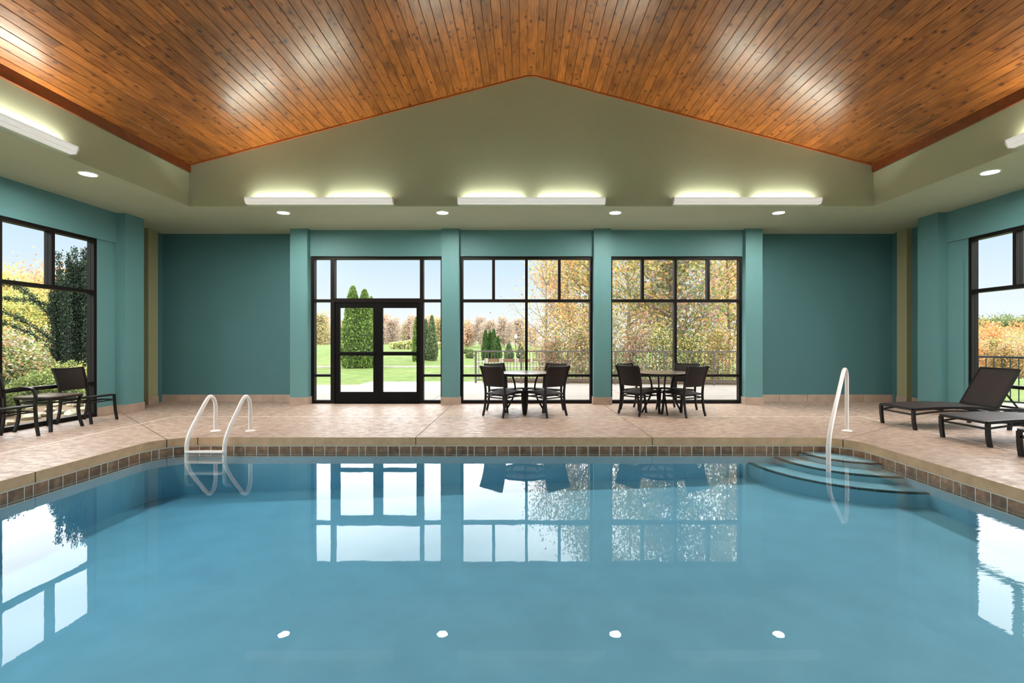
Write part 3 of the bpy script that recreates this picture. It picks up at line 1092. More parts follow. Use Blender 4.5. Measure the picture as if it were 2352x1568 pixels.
# ================================================================== furniture
def chair_parts(root, arms=False, W=0.46):
    hw = W / 2
    M = 'furniture_metal'
    for s in (-1, 1):
        # rear leg runs on into the back upright
        rear = smooth_path([(s * (hw + 0.005), -0.285, 0), (s * hw, -0.245, 0.15), (s * hw, -0.225, 0.33), (s * hw, -0.228, 0.46), (s * (hw + 0.004), -0.25, 0.62), (s * (hw + 0.012), -0.30, 0.79), (s * (hw + 0.02), -0.335, 0.875)], 4)
        MB().bar(rear, 0.032, 0.028, (1, 0, 0)).build('leg', M, root)
        zt = 0.64 if arms else 0.425
        fp = [(s * (hw + 0.004), 0.275, 0), (s * hw, 0.250, 0.16), (s * hw, 0.235, 0.34), (s * hw, 0.23, 0.425)]
        if arms:
            fp += [(s * (hw + 0.01), 0.225, 0.55), (s * (hw + 0.012), 0.20, 0.62)]
        MB().bar(smooth_path(fp, 4), 0.032, 0.028, (1, 0, 0)).build('leg', M, root)
        MB().bar(smooth_path([(s * (hw - 0.002), 0.23, 0.418), (s * (hw - 0.002), 0.05, 0.405), (s * (hw - 0.002), -0.12, 0.385), (s * (hw - 0.002), -0.225, 0.385)], 4), 0.022, 0.026).build('seat_rail', M, root)
        MB().bar(smooth_path([(s * (hw - 0.002), 0.236, 0.335), (s * (hw - 0.002), 0.05, 0.34), (s * (hw - 0.002), -0.226, 0.325)], 4), 0.016, 0.02).build('stretcher', M, root)
        if arms:
            MB().bar(smooth_path([(s * (hw + 0.012), 0.205, 0.615), (s * (hw + 0.014), 0.15, 0.655), (s * (hw + 0.014), 0.02, 0.665), (s * (hw + 0.014), -0.14, 0.64), (s * (hw + 0.008), -0.26, 0.62)], 4), 0.04, 0.02).build('armrest', M, root)
    MB().box(-hw, hw, 0.219, 0.243, 0.405, 0.43).build('seat_rail', M, root)
    MB().box(-hw, hw, -0.238, -0.214, 0.372, 0.397).build('seat_rail', M, root)
    MB().box(-hw, hw, 0.228, 0.244, 0.325, 0.345).build('stretcher', M, root)
    MB().box(-hw, hw, -0.234, -0.218, 0.315, 0.335).build('stretcher', M, root)
    MB().bar([(-hw, 0.0, 0.333), (hw, 0.0, 0.333)], 0.016, 0.018).build('stretcher', M, root)
    # woven seat, slightly dished
    mb = MB()
    nx, ny = 8, 8
    vs, fs = [], []
    for lvl in (0, -0.012):
        for j in range(ny + 1):
            for i in range(nx + 1):
                x = -hw + 0.012 + (W - 0.024) * i / nx
                y = -0.22 + 0.445 * j / ny
                t = j / ny
                z = 0.392 + (0.432 - 0.392) * min(1, t * 1.25) - 0.010 * math.sin(PI * i / nx) * math.sin(PI * t) + lvl
                vs.append((x, y, z))
    K = (nx + 1) * (ny + 1)
    for j in range(ny):
        for i in range(nx):
            a = j * (nx + 1) + i
            fs.append((a, a + 1, a + nx + 2, a + nx + 1))
            fs.append((K + a, K + a + nx + 1, K + a + nx + 2, K + a + 1))
    for j in range(ny):
        for i in (0, nx):
            a = j * (nx + 1) + i
            fs.append((a, a + nx + 1, K + a + nx + 1, K + a))
    for i in range(nx):
        for j in (0, ny):
            a = j * (nx + 1) + i
            fs.append((a, K + a, K + a + 1, a + 1))
    mb.add(vs, fs).build('seat', 'woven_brown', root, True)
    # woven back, curved between the uprights
    mb = MB()
    vs, fs = [], []
    zz = [0.53, 0.60, 0.67, 0.74, 0.81, 0.872]

    def yb(z):
        pts = [(0.46, -0.228), (0.62, -0.25), (0.79, -0.30), (0.875, -0.335)]
        for (za, ya), (zb, yb_) in zip(pts, pts[1:]):
            if z <= zb:
                return ya + (yb_ - ya) * (z - za) / (zb - za)
        return -0.335
    for lvl in (0.006, -0.006):
        for z in zz:
            for i in range(nx + 1):
                t = i / nx
                x = -hw - 0.004 + (W + 0.008) * t
                dip = -0.012 * math.sin(PI * t) * (1 if z > 0.85 else 0)
                vs.append((x * (1 + 0.03 * (z - 0.53) / 0.34), yb(z) - 0.028 * math.sin(PI * t) + lvl, z + dip))
    K = len(zz) * (nx + 1)
    for j in range(len(zz) - 1):
        for i in range(nx):
            a = j * (nx + 1) + i
            fs.append((a, a + nx + 1, a + nx + 2, a + 1))
            fs.append((K + a, K + a + 1, K + a + nx + 2, K + a + nx + 1))
    for i in range(nx):
        for j in (0, len(zz) - 1):
            a = j * (nx + 1) + i
            fs.append((a, a + 1, K + a + 1, K + a))
    mb.add(vs, fs).build('backrest', 'woven_brown', root, True)
    top = [(-hw - 0.016 + (W + 0.032) * i / 10, -0.335 - 0.028 * math.sin(PI * i / 10), 0.873 - 0.012 * math.sin(PI * i / 10)) for i in range(11)]
    MB().bar(top, 0.026, 0.018).build('top_rail', M, root)
    low = [(-hw + W * i / 10, yb(0.53) - 0.028 * math.sin(PI * i / 10), 0.53) for i in range(11)]
    MB().bar(low, 0.020, 0.018).build('back_rail', M, root)


def face(dx, dy):
    """rotation that turns local +Y to (dx, dy)"""
    return math.atan2(dy, dx) - PI / 2


def chair_at(proto, rear_mid, d, label, group, first=False):
    o = proto if first else copy_tree(proto)
    L = math.hypot(*d)
    d = (d[0] / L, d[1] / L)
    o.location = (rear_mid[0] + d[0] * 0.285, rear_mid[1] + d[1] * 0.285, 0)
    o.rotation_euler = (0, 0, face(*d))
    tag(o, label, 'chair', group)
    return o


c0 = thing('patio_chair', 'x', 'chair')
chair_parts(c0)
T1, T2 = (0.03, 8.83), (2.53, 8.85)
G = 'armless woven chairs round the patio tables'
chair_at(c0, (-0.528, 8.335), (0.64, 0.76), 'dark woven armless chair at the left round table, front left of it', G, True)
chair_at(c0, (0.585, 8.32), (-0.66, 0.75), 'dark woven armless chair at the left round table, front right of it', G)
chair_at(c0, (-0.53, 9.34), (0.72, -0.69), 'dark woven armless chair at the left round table, on the window side left', G)
chair_at(c0, (0.60, 9.34), (-0.72, -0.69), 'dark woven armless chair at the left round table, on the window side right', G)
chair_at(c0, (1.86, 8.54), (0.80, 0.60), 'dark woven armless chair at the right round table, front left of it', G)
chair_at(c0, (2.965, 8.29), (-0.50, 0.866), 'dark woven armless chair at the right round table, front right of it', G)
chair_at(c0, (2.02, 9.40), (0.70, -0.71), 'dark woven armless chair at the right round table, on the window side left', G)
chair_at(c0, (3.14, 9.36), (-0.74, -0.67), 'dark woven armless chair at the right round table, on the window side right', G)
chair_at(c0, (-7.33, 7.83), (1.0, -0.02), 'dark woven armless chair facing the pool by the left window', 'seating by the left window')
ac = thing('armchair', 'dark woven armchair cut off at the left edge of the picture', 'chair', (-6.955, 6.40, 0), face(1, -0.06), 'seating by the left window')
chair_parts(ac, True, 0.52)


def round_table(loc, label):
    t = thing('patio_table', label, 'table', (loc[0], loc[1], 0), 0, 'round patio tables')
    R = 0.535
    MB().lathe([(0.022, 0.742), (R - 0.03, 0.742), (R, 0.738), (R, 0.728), (R - 0.03, 0.730), (0.022, 0.730), (0.022, 0.742)], 48).build('tabletop', 'table_top', t, True)
    MB().lathe([(R - 0.03, 0.729), (R + 0.002, 0.729), (R + 0.002, 0.700), (R - 0.012, 0.697), (R - 0.03, 0.700), (R - 0.03, 0.729)], 48).build('rim', 'furniture_metal', t, True)
    MB().lathe([(0.019, 0.746), (0.032, 0.744), (0.032, 0.70), (0.019, 0.70), (0.019, 0.746)], 16).build('umbrella_collar', 'furniture_metal', t, True)
    for k in range(4):
        a = PI / 2 * k
        leg = [(0.365, 0), (0.30, 0.12), (0.225, 0.26), (0.182, 0.40), (0.185, 0.52), (0.215, 0.63), (0.26, 0.715)]
        MB().bar(smooth_path([(r * math.cos(a), r * math.sin(a), z) for r, z in leg], 4), 0.030, 0.022, (-math.sin(a), math.cos(a), 0)).build('leg', 'furniture_metal', t)
        MB().bar([(0.03 * math.cos(a), 0.03 * math.sin(a), 0.715), (0.51 * math.cos(a), 0.51 * math.sin(a), 0.715)], 0.024, 0.026).build('brace', 'furniture_metal', t)
    MB().lathe([(0.178, 0.41), (0.190, 0.41), (0.190, 0.425), (0.178, 0.425), (0.178, 0.41)], 24).build('ring', 'furniture_metal', t, True)
    return t


round_table(T1, 'round brown patio table in front of the middle window')
round_table(T2, 'round brown patio table in front of the rightmost far window')

st = thing('side_table', 'low square dark metal side table between the two left chairs', 'table', (-7.03, 7.175, 0), 0, 'seating by the left window')
hs_ = 0.262
MB().box(-hs_, hs_, -hs_, hs_, 0.490, 0.512).build('tabletop', 'table_top', st, bevel=0.004)
for sx in (-1, 1):
    for sy in (-1, 1):
        lp = [(sx * 0.262, sy * 0.25, 0), (sx * 0.238, sy * 0.226, 0.14), (sx * 0.228, sy * 0.216, 0.28), (sx * 0.235, sy * 0.222, 0.40), (sx * 0.247, sy * 0.247, 0.492)]
        MB().bar(smooth_path(lp, 4), 0.034, 0.030, (0, 1, 0)).build('leg', 'furniture_metal', st)
for s in (-1, 1):
    MB().box(-0.23, 0.23, s * 0.222 - 0.009, s * 0.222 + 0.009, 0.405, 0.43).build('apron_rail', 'furniture_metal', st)
    MB().box(s * 0.232 - 0.009, s * 0.232 + 0.009, -0.22, 0.22, 0.405, 0.43).build('apron_rail', 'furniture_metal', st)
    MB().box(-hs_, hs_, s * (hs_ - 0.012) - 0.012, s * (hs_ - 0.012) + 0.012, 0.466, 0.489).build('apron_rail', 'furniture_metal', st)
    MB().box(s * (hs_ - 0.012) - 0.012, s * (hs_ - 0.012) + 0.012, -hs_ + 0.024, hs_ - 0.024, 0.466, 0.489).build('apron_rail', 'furniture_metal', st)


def lounger(name='sun_lounger'):
    """foot end at x=0, head towards +x, width along y"""
    t = thing(name, 'x', 'sun lounger')
    M = 'furniture_metal'
    hw = 0.315

    def zr(x):
        return 0.300 + 0.028 * math.sin(PI * min(1, x / 1.30)) - 0.020 * max(0, x - 1.3)
    for s in (-1, 1):
        MB().bar([(x, s * hw, zr(x)) for x in np.linspace(0, 1.78, 19)], 0.028, 0.036).build('side_rail', M, t)
        MB().bar([(x, s * (hw - 0.004), 0.225 + 0.055 * math.sin(PI * min(1, max(0, (x)) / 1.25))) for x in np.linspace(0.02, 1.25, 14)], 0.018, 0.022).build('lower_rail', M, t)
        for x, k in ((0.018, 1), (1.45, -1)):
            lg = [(x + 0.022 * k, s * (hw + 0.004), 0), (x + 0.004 * k, s * hw, 0.10), (x - 0.004 * k, s * hw, 0.2), (x - 0.006 * k, s * hw, 0.292)]
            MB().bar(smooth_path(lg, 4), 0.036, 0.044, (0, 1, 0)).build('leg', M, t)
    MB().box(-0.014, 0.014, -hw, hw, 0.286, 0.316).build('foot_rail', M, t)
    MB().box(0.010, 0.030, -hw, hw, 0.212, 0.236).build('foot_rail', M, t)
    MB().box(1.766, 1.794, -hw, hw, zr(1.78) - 0.015, zr(1.78) + 0.015).build('head_rail', M, t)
    MB().box(1.44, 1.46, -hw, hw, 0.20, 0.225).build('head_rail', M, t)
    for x in (0.45, 0.9, 1.28):
        MB().box(x - 0.012, x + 0.012, -hw, hw, zr(x) - 0.045, zr(x) - 0.022).build('cross_bar', M, t)
    # sling seat
    mb = MB()
    xs = np.linspace(0.012, 1.28, 15)
    prof = [(x, zr(x) + 0.018) for x in xs] + [(x, zr(x) + 0.008) for x in xs[::-1]]
    vs = [(u, -hw + 0.012, v) for u, v in prof] + [(u, hw - 0.012, v) for u, v in prof]
    k = len(xs)
    n2 = 2 * k
    fs = []
    for i in range(n2):
        j = (i + 1) % n2
        fs.append((i, j, j + n2, i + n2))
    for i in range(k - 1):
        fs.append((i, n2 - 1 - i, n2 - 2 - i, i + 1))
        fs.append((n2 + i, n2 + i + 1, n2 + n2 - 2 - i, n2 + n2 - 1 - i))
    mb.add(vs, fs).build('sling_seat', 'woven_lounger', t)
    # reclining back
    h0 = Vector((1.275, 0, 0.318))
    h1 = Vector((1.605, 0, 0.885))
    dr = (h1 - h0).normalized()
    nb = Vector((-dr.z, 0, dr.x))
    for s in (-1, 1):
        MB().bar([h0 + Vector((0, s * (hw - 0.02), 0)), h1 + Vector((0, s * (hw - 0.02), 0))], 0.028, 0.034, (0, 1, 0)).build('back_frame', M, t)
    for q in (0.02, 0.985):
        c_ = h0 + (h1 - h0) * q
        MB().bar([c_ + Vector((0, -hw + 0.02, 0)), c_ + Vector((0, hw - 0.02, 0))], 0.034, 0.028, dr).build('back_frame', M, t)
    a_, b_ = h0 + dr * 0.01 + nb * 0.012, h1 - dr * 0.02 + nb * 0.012
    y0, y1 = -hw + 0.032, hw - 0.032
    vs = [(p_.x, y, p_.z) for y in (y0, y1) for p_ in (a_, b_, b_ - nb * 0.008, a_ - nb * 0.008)]
    MB().add(vs, [(0, 1, 2, 3), (7, 6, 5, 4), (0, 4, 5, 1), (1, 5, 6, 2), (2, 6, 7, 3), (3, 7, 4, 0)]).build('sling_back', 'woven_lounger', t)
    for s in (-1, 1):
        c_ = h0 + (h1 - h0) * 0.42
        MB().bar([(c_.x + 0.015, s * (hw - 0.06), c_.z - 0.01), (1.665, s * (hw - 0.06), 0.262)], 0.018, 0.018, (0, 1, 0)).build('strut', M, t)
        MB().bar([(1.40, s * (hw - 0.045), 0.262), (1.78, s * (hw - 0.045), 0.250)], 0.018, 0.024).build('notch_bar', M, t)
    MB().bar([(1.665, -hw + 0.06, 0.262), (1.665, hw - 0.06, 0.262)], 0.016, 0.016).build('strut_bar', M, t)
    return t


lo = lounger()
GL = 'loungers by the right window'
specs = [((5.70, 7.400, 0), 0.01, 'brown sling sun lounger with raised back, farthest of the loungers'),
         ((5.675, 6.250, 0), 0.045, 'brown sling sun lounger in front of the farthest one, second of three'),
         ((5.60, 5.150, 0), 0.02, 'brown sling sun lounger of which only the foot corner shows')]
for i, (loc, rz, lab) in enumerate(specs):
    o_ = lo if i == 0 else copy_tree(lo)
    o_.location = loc
    o_.rotation_euler = (0, 0, rz)
    tag(o_, lab, 'sun lounger', GL)

# ================================================================== lamps


def wall_light(name, loc, rz, label, group):
    """2.52 m up-lighting trough; local x along the wall, local -y into the room"""
    t = thing(name, label, 'wall light', loc, rz, group)
    L = 1.26
    pr = [(0, -0.050), (-0.075, -0.050), (-0.088, -0.040), (-0.088, -0.012), (-0.096, -0.008), (-0.096, 0.008), (-0.104, 0.012), (-0.110, 0.034), (-0.110, 0.046), (-0.104, 0.046), (-0.098, 0.016), (-0.06, -0.02), (0, -0.02)]
    MB().extrude(pr, 'x', -L, L).build('housing', 'acrylic_trough', t)
    for s in (-1, 1):
        ep = [(0, -0.056), (-0.08, -0.056), (-0.116, 0.0), (-0.116, 0.050), (0, 0.050)]
        MB().extrude(ep, 'x', s * L - 0.004, s * L + 0.006).build('end_cap', 'fixture_white', t)
        c = s * 0.645
        MB().tube([(c - 0.50, -0.030, 0.004), (c + 0.50, -0.030, 0.004)], 0.013, 8, (0, 0, 1)).build('lamp_tube', 'tube_glow', t, True)
        for q in (-1, 1):
            MB().box(c + q * 0.515 - 0.012, c + q * 0.515 + 0.012, -0.046, -0.014, -0.03, 0.022).build('lamp_holder', 'fixture_white', t)
    return t


GU = 'fluorescent trough lights on the upper wall'
for x, lab in ((-3.485, 'long white trough light on the gable wall above the double doors'), (0.138, 'long white trough light in the middle of the gable wall'),
               (3.823, 'long white trough light at the right end of the gable wall')):
    wall_light('trough_light', (x, TYF, 3.706), 0, lab, GU)
for y, lab in ((4.88, 'long white trough light on the left upstand, lit along its top'), (1.3, 'long white trough light on the left upstand nearer the viewpoint')):
    wall_light('trough_light', (TXL, y, 3.727), PI / 2, lab, GU)
for y, lab in ((4.68, 'white trough light at the right edge of the picture'), (1.1, 'white trough light on the right upstand nearer the viewpoint')):
    wall_light('trough_light', (TXR, y, 3.727), -PI / 2, lab, GU)


for x, lab in ((-3.485, 'added white trough light on the unseen back gable wall, left'), (0.138, 'added white trough light on the unseen back gable wall, middle'),
               (3.823, 'added white trough light on the unseen back gable wall, right')):
    wall_light('trough_light', (x, TYB, 3.727), PI, lab, GU)  # unseen lamps added behind the camera to brighten the pool


def downlight(x, y, label):
    t = thing('downlight', label, 'downlight', (x, y, ZS), 0, 'recessed downlights in the soffit')
    MB().lathe([(0.092, -0.001), (0.096, -0.010), (0.112, -0.008), (0.118, -0.0005), (0.092, -0.0005)], 32).build('trim_ring', 'fixture_white', t, True)
    n = 20
    mb = MB()
    vs = [(0.093 * math.cos(2 * PI * i / n), 0.093 * math.sin(2 * PI * i / n), -0.003) for i in range(n)]
    fs = [tuple(range(n - 1, -1, -1))]
    mb.add(vs, fs).build('lens', 'lens_glow', t)


for x, lab in ((-4.33, 'round recessed downlight left of the doors, far soffit'), (-1.46, 'round recessed downlight above the column right of the doors'),
               (1.66, 'round recessed downlight above the column between the tables'), (4.61, 'round recessed downlight at the right of the far soffit')):
    downlight(x, 8.73, lab)
downlight(-6.04, 6.71, 'round recessed downlight in the left side soffit')
downlight(6.41, 6.64, 'round recessed downlight in the right side soffit')
for x, lab in ((-4.33, 'added downlight in the unseen back soffit, far left'), (-1.46, 'added downlight in the unseen back soffit, left of the middle'),
               (1.66, 'added downlight in the unseen back soffit, right of the middle'), (4.61, 'added downlight in the unseen back soffit, far right')):
    downlight(x, -2.8, lab)  # added out of view, mirroring the far row, to light the pool evenly
for y in (3.6, 0.5):
    downlight(-6.35, y, 'recessed downlight in the left soffit %s' % ('beside the pool' if y > 2 else 'beside the viewpoint'))
    downlight(6.62, y, 'recessed downlight in the right soffit %s' % ('beside the pool' if y > 2 else 'beside the viewpoint'))


# ================================================================== outdoors
def sstep(t):
    t = np.clip(t, 0, 1)
    return t * t * (3 - 2 * t)


def ground_z(x, y):
    x, y = np.asarray(x, float), np.asarray(y, float)
    z = -0.07 + 0 * x
    z = z + 0.66 * sstep((y - 27.5) / 15) * sstep((-1.5 - x) / 6.5)
    z = z - 3.6 * sstep((x - 12) / 55) * sstep((y + 30) / 40)
    z = z - 0.8 * sstep((y - 50) / 45) * sstep((x + 20) / 10 + 0.5) * (x < 40)
    return z


def gz1(x, y):
    return float(ground_z(x, y))


xs = np.concatenate([np.linspace(-160, -30, 20), np.linspace(-28, 28, 57), np.linspace(30, 160, 20)])
ys = np.concatenate([np.linspace(-30, 8, 10), np.linspace(10.8, 60, 60), np.linspace(64, 260, 22)])
gx, gy = np.meshgrid(xs, ys)
gzv = ground_z(gx, gy)
# the building stands in a hole of the terrain
vsn = np.stack([gx, gy, gzv], -1).reshape(-1, 3)
nx_, ny_ = len(xs), len(ys)
fs = []
for j in range(ny_ - 1):
    for i in range(nx_ - 1):
        xa, xb, ya, yb_ = xs[i], xs[i + 1], ys[j], ys[j + 1]
        if xb > -7.9 and xa < 8.1 and ya < 10.7:
            continue
        a = j * nx_ + i
        fs.append((a, a + 1, a + nx_ + 1, a + nx_))
lm = MB()
lm.v = [tuple(q) for q in vsn]
lm.f = fs
lawn = lm.build('lawn', 'lawn_grass', smooth=True)
tag(lawn, 'rolling green lawn with a low mound beyond the patio', 'lawn', None, 'structure')

# patio slabs beyond the windows
pat = structure(empty('patio', (0, 13, 0)), 'pale concrete patio of square slabs outside the windows')
xe = [-9.5, -8, -6.5, -5.05, -3.55, -2.05, -0.55, 0.95, 2.45, 3.95, 5.45, 6.95, 8.45, 9.95]
ye = [10.47, 11.75, 13.25, 14.75, 16.0]
for i in range(len(xe) - 1):
    for j in range(len(ye) - 1):
        if xe[i] < -5.2 and ye[j + 1] > 14:
            y1 = 13.6
            if ye[j] > 13.3:
                continue
        MB().box(xe[i] + 0.006, xe[i + 1] - 0.006, ye[j] + 0.006 - 13, ye[j + 1] - 0.006 - 13, -0.12, -0.022).build('slab', 'patio_concrete', pat)
for j in range(3):
    for i, (xa, xb) in enumerate(((8.1, 9.5), (9.5, 11.2))):
        MB().box(xa + 0.006, xb - 0.006, 6.5 + 1.3 * j - 13 + 0.006, 7.8 + 1.3 * j - 13 - 0.006, -0.125, -0.03).build('slab', 'patio_concrete', pat)
# curved garden path with kerb
pth = []
for x in np.linspace(-26, 7, 34):
    pth.append((x, 25.6 - 0.0025 * (x + 6) ** 2))
mb = MB()
vs, fs = [], []
for x, y in pth:
    vs += [(x, y, gz1(x, y) + 0.02), (x, y + 1.0, gz1(x, y + 1) + 0.03)]
for i in range(len(pth) - 1):
    fs.append((2 * i, 2 * i + 2, 2 * i + 3, 2 * i + 1))
mb.add(vs, fs).build('garden_path', 'path_concrete')
structure(bpy.data.objects['garden_path'], 'pale concrete path crossing the lawn')
mb = MB()
mb.bar([(x, y - 0.06, gz1(x, y) + 0.0) for x, y in pth], 0.12, 0.12)
structure(mb.build('path_kerb', 'stone_post'), 'low kerb along the lawn side of the path')


# ---- railings
def railing(name, A, B, nposts, label, mat, z0=-0.03, H=1.02, pitch=0.1015):
    A, B = Vector((A[0], A[1], 0)), Vector((B[0], B[1], 0))
    r_ = thing(name, label, 'railing', (A.x, A.y, z0))
    D = B - A
    L = D.length
    u = D / L
    ang = math.atan2(D.y, D.x)
    post = MB().box(-0.028, 0.028, -0.028, 0.028, 0, H - 0.02).mesh('post', mat)
    bal = MB().box(-0.008, 0.008, -0.008, 0.008, 0.12, H - 0.03).mesh('baluster', mat)
    MB().bar([(0, 0, H), (D.x, D.y, H)], 0.055, 0.042).build('top_rail', mat, r_)
    MB().bar([(0, 0, 0.11), (D.x, D.y, 0.11)], 0.035, 0.035).build('bottom_rail', mat, r_)
    ps = [L * i / (nposts - 1) for i in range(nposts)]
    for s in ps:
        o = link('post', post, r_, loc=tuple(u * s))
        o.rotation_euler.z = ang
    nb = int(L / pitch)
    for i in range(1, nb):
        s = L * i / nb
        if min(abs(s - q) for q in ps) < 0.045:
            continue
        o = link('baluster', bal, r_, loc=tuple(u * s))
        o.rotation_euler.z = ang
    return r_


railing('patio_railing', (-1.52, 15.45), (7.2, 14.4), 7, 'grey metal railing at the far edge of the patio', 'railing_metal')
railing('terrace_railing', (8.4, 13.7), (10.9, 8.4), 5, 'black metal railing outside the right window', 'black_metal', -0.06, 1.03, 0.13)
# low planting kerb behind the railing
structure(MB().bar([(-1.3, 15.75, 0.02), (8.0, 14.65, 0.02)], 0.22, 0.2).build('planting_kerb', 'mulch'), 'dark kerb of a planting bed behind the patio railing')


# ---- leaves
def leaf_mesh(name, C, size, cols, star=False, flat=0.0, droop=None):
    """N leaves as one mesh; C (N,3) centres, size (N,), cols (N,3)"""
    N = len(C)
    nrm = RNG.normal(size=(N, 3))
    nrm[:, 2] += flat
    nrm /= np.linalg.norm(nrm, axis=1)[:, None]
    t = RNG.normal(size=(N, 3))
    if droop is not None:
        t = t * 0.45 + droop
    t -= nrm * (t * nrm).sum(1)[:, None]
    t /= np.linalg.norm(t, axis=1)[:, None] + 1e-9
    b = np.cross(nrm, t)
    if star:
        k = 10
        ang = np.arange(k) / k * 2 * PI
        rad = np.where(np.arange(k) % 2 == 0, 0.56, 0.22)
        loc = np.stack([rad * np.cos(ang), rad * np.sin(ang)], 1)
    else:
        k = 4
        loc = np.array([(-0.5, 0), (0, 0.30), (0.5, 0), (0, -0.30)])
    V = C[:, None, :] + size[:, None, None] * (loc[None, :, 0, None] * t[:, None, :] + loc[None, :, 1, None] * b[:, None, :])
    me = bpy.data.meshes.new(name)
    me.vertices.add(N * k)
    me.vertices.foreach_set('co', V.reshape(-1).astype(np.float32))
    me.loops.add(N * k)
    me.loops.foreach_set('vertex_index', np.arange(N * k, dtype=np.int32))
    me.polygons.add(N)
    me.polygons.foreach_set('loop_start', np.arange(0, N * k, k, dtype=np.int32))
    me.polygons.foreach_set('loop_total', np.full(N, k, np.int32))
    at_ = me.attributes.new('leaf_colour', 'FLOAT_COLOR', 'FACE')
    rgba = np.concatenate([cols, np.ones((N, 1))], 1).astype(np.float32)
    at_.data.foreach_set('color', rgba.reshape(-1))
    me.update(calc_edges=True)
    me.materials.append(MATS['leaf'])
    return me


def pick(pal, wts, N, jit=0.18):
    pal = np.array([lin(*c)[:3] for c in pal])
    wts = np.array(wts, float)
    idx = RNG.choice(len(pal), N, p=wts / wts.sum())
    return np.clip(pal[idx] * (1 + RNG.normal(0, jit, (N, 1))), 0.01, 0.95)


YEL, GOLD, ORA, RED, GRN, DGRN, LGRN, PUR, PINK, TAN, BRN, PALE, OLV = ((226, 200, 124), (216, 178, 112), (206, 146, 104), (176, 108, 92), (122, 134, 82), (86, 102, 66), (166, 174, 108),
    (146, 132, 144), (206, 162, 150), (190, 174, 158), (148, 130, 118), (208, 204, 184), (146, 142, 102))


def branchy(h, spread, nb, rnd, lean=0.0, first=0.25, up=0.8, r0=0.07):
    """trunk and branches around the origin; returns (mesh builder, list of twig points)"""
    mb = MB()
    tp = []
    x = y = 0
    k = 8
    for i in range(k + 1):
        tp.append((x, y, h * i / k))
        x += rnd.uniform(-0.05, 0.05) * h / k + lean * h / k
        y += rnd.uniform(-0.05, 0.05) * h / k
    mb.tube(tp, r0, 6, (1, 0, 0), [1 - 0.85 * i / k for i in range(k + 1)])
    twigs = []
    for i in range(nb):
        f = first + (0.98 - first) * (i + rnd.random()) / nb
        base_ = Vector(tp[int(f * k)]).lerp(Vector(tp[min(k, int(f * k) + 1)]), f * k - int(f * k))
        a = rnd.uniform(0, 2 * PI)
        ln = spread * (1.15 - 0.75 * f) * rnd.uniform(0.6, 1.1)
        d = Vector((math.cos(a), math.sin(a), up * rnd.uniform(0.5, 1.2)))
        pts = [base_]
        p_ = base_.copy()
        for q in range(4):
            p_ = p_ + d.normalized() * ln / 4
            d = d + Vector((rnd.uniform(-.3, .3), rnd.uniform(-.3, .3), rnd.uniform(-.2, .25)))
            pts.append(p_.copy())
        mb.tube(pts, r0 * 0.38 * (1.1 - 0.6 * f), 4, (0, 0, 1), [1, .8, .6, .4, .25])
        for q in range(1, 5):
            twigs.append((pts[q], 0.25 + 0.12 * q))
        for q in range(3):      # side twigs
            s_ = pts[rnd.randint(1, 3)]
            e_ = s_ + Vector((rnd.uniform(-1, 1), rnd.uniform(-1, 1), rnd.uniform(-0.2, 0.9))) * ln * 0.3
            mb.tube([s_, s_.lerp(e_, 0.5) + Vector((0, 0, 0.03)), e_], r0 * 0.16, 3, (0, 0, 1), [1, .7, .3])
            twigs.append((e_, 0.35))
            twigs.append((s_.lerp(e_, 0.6), 0.3))
    return mb, twigs


def leafy(name, loc, h, spread, nb, nleaf, size, pal, wts, label, cat='tree', group=None, star=False, bark='bark', sigma=0.34, first=0.25, up=0.8, r0=0.07, seed=1, lean=0.0, patch=0.55):
    rnd = random.Random(seed)
    t = thing(name, label, cat, (loc[0], loc[1], loc[2] if len(loc) > 2 else gz1(loc[0], loc[1])), 0, group)
    mb, tw = branchy(h, spread, nb, rnd, lean, first, up, r0)
    mb.build('trunk', bark, t)
    P_ = np.array([tuple(q[0]) for q in tw])
    idx = RNG.integers(0, len(P_), nleaf)
    C = P_[idx] + RNG.normal(0, sigma, (nleaf, 3)) * np.array([1, 1, 0.85])
    C[:, 2] = np.maximum(C[:, 2], 0.08)
    S_ = size * RNG.uniform(0.65, 1.25, nleaf)
    # colour drifts through the crown in patches, one hue per branch
    bh = pick(pal, wts, len(P_), 0.1)
    cl = np.where(RNG.random((nleaf, 1)) < patch, bh[idx], pick(pal, wts, nleaf))
    f = link('foliage', leaf_mesh('foliage', C, S_, cl, star), t)
    f['kind'] = 'stuff'
    return t


GA = 'autumn trees behind the patio railing'
leafy('autumn_tree', (0.85, 19.0, -0.5), 5.9, 2.3, 26, 2600, 0.085, [YEL, GOLD, ORA, BRN, OLV], [2, 3, 2, 2, 1], 'slender half-bare autumn tree seen through the middle window', group=GA, bark='pale_bark', seed=2, sigma=0.28, up=1.1)
leafy('autumn_tree', (2.55, 18.4, -0.5), 8.2, 2.0, 38, 14000, 0.10, [YEL, GOLD, OLV, GRN, ORA, LGRN], [3.5, 3.5, 3, 2, 1.5, 2], 'golden green autumn tree at the right side of the middle window', group=GA, seed=3, sigma=0.36, first=0.12)
leafy('sweetgum_tree', (5.3, 17.2, -0.4), 8.8, 2.5, 46, 16000, 0.118, [PUR, GRN, (104, 122, 78), YEL, ORA, PINK, OLV, LGRN], [3.5, 3, 2, 2, 1.5, 1.5, 2, 2], 'leafy sweetgum with purple green and yellow star-shaped leaves', group=GA, star=True, seed=4, sigma=0.32, first=0.1, patch=0.78)
leafy('autumn_tree', (4.45, 20.6, -0.6), 9.4, 2.4, 32, 6500, 0.110, [YEL, LGRN, GOLD, OLV, ORA], [3, 3, 3, 2, 1], 'yellow green tree with a straight pale trunk behind the sweetgum', group=GA, bark='pale_bark', seed=5, first=0.15, r0=0.11)
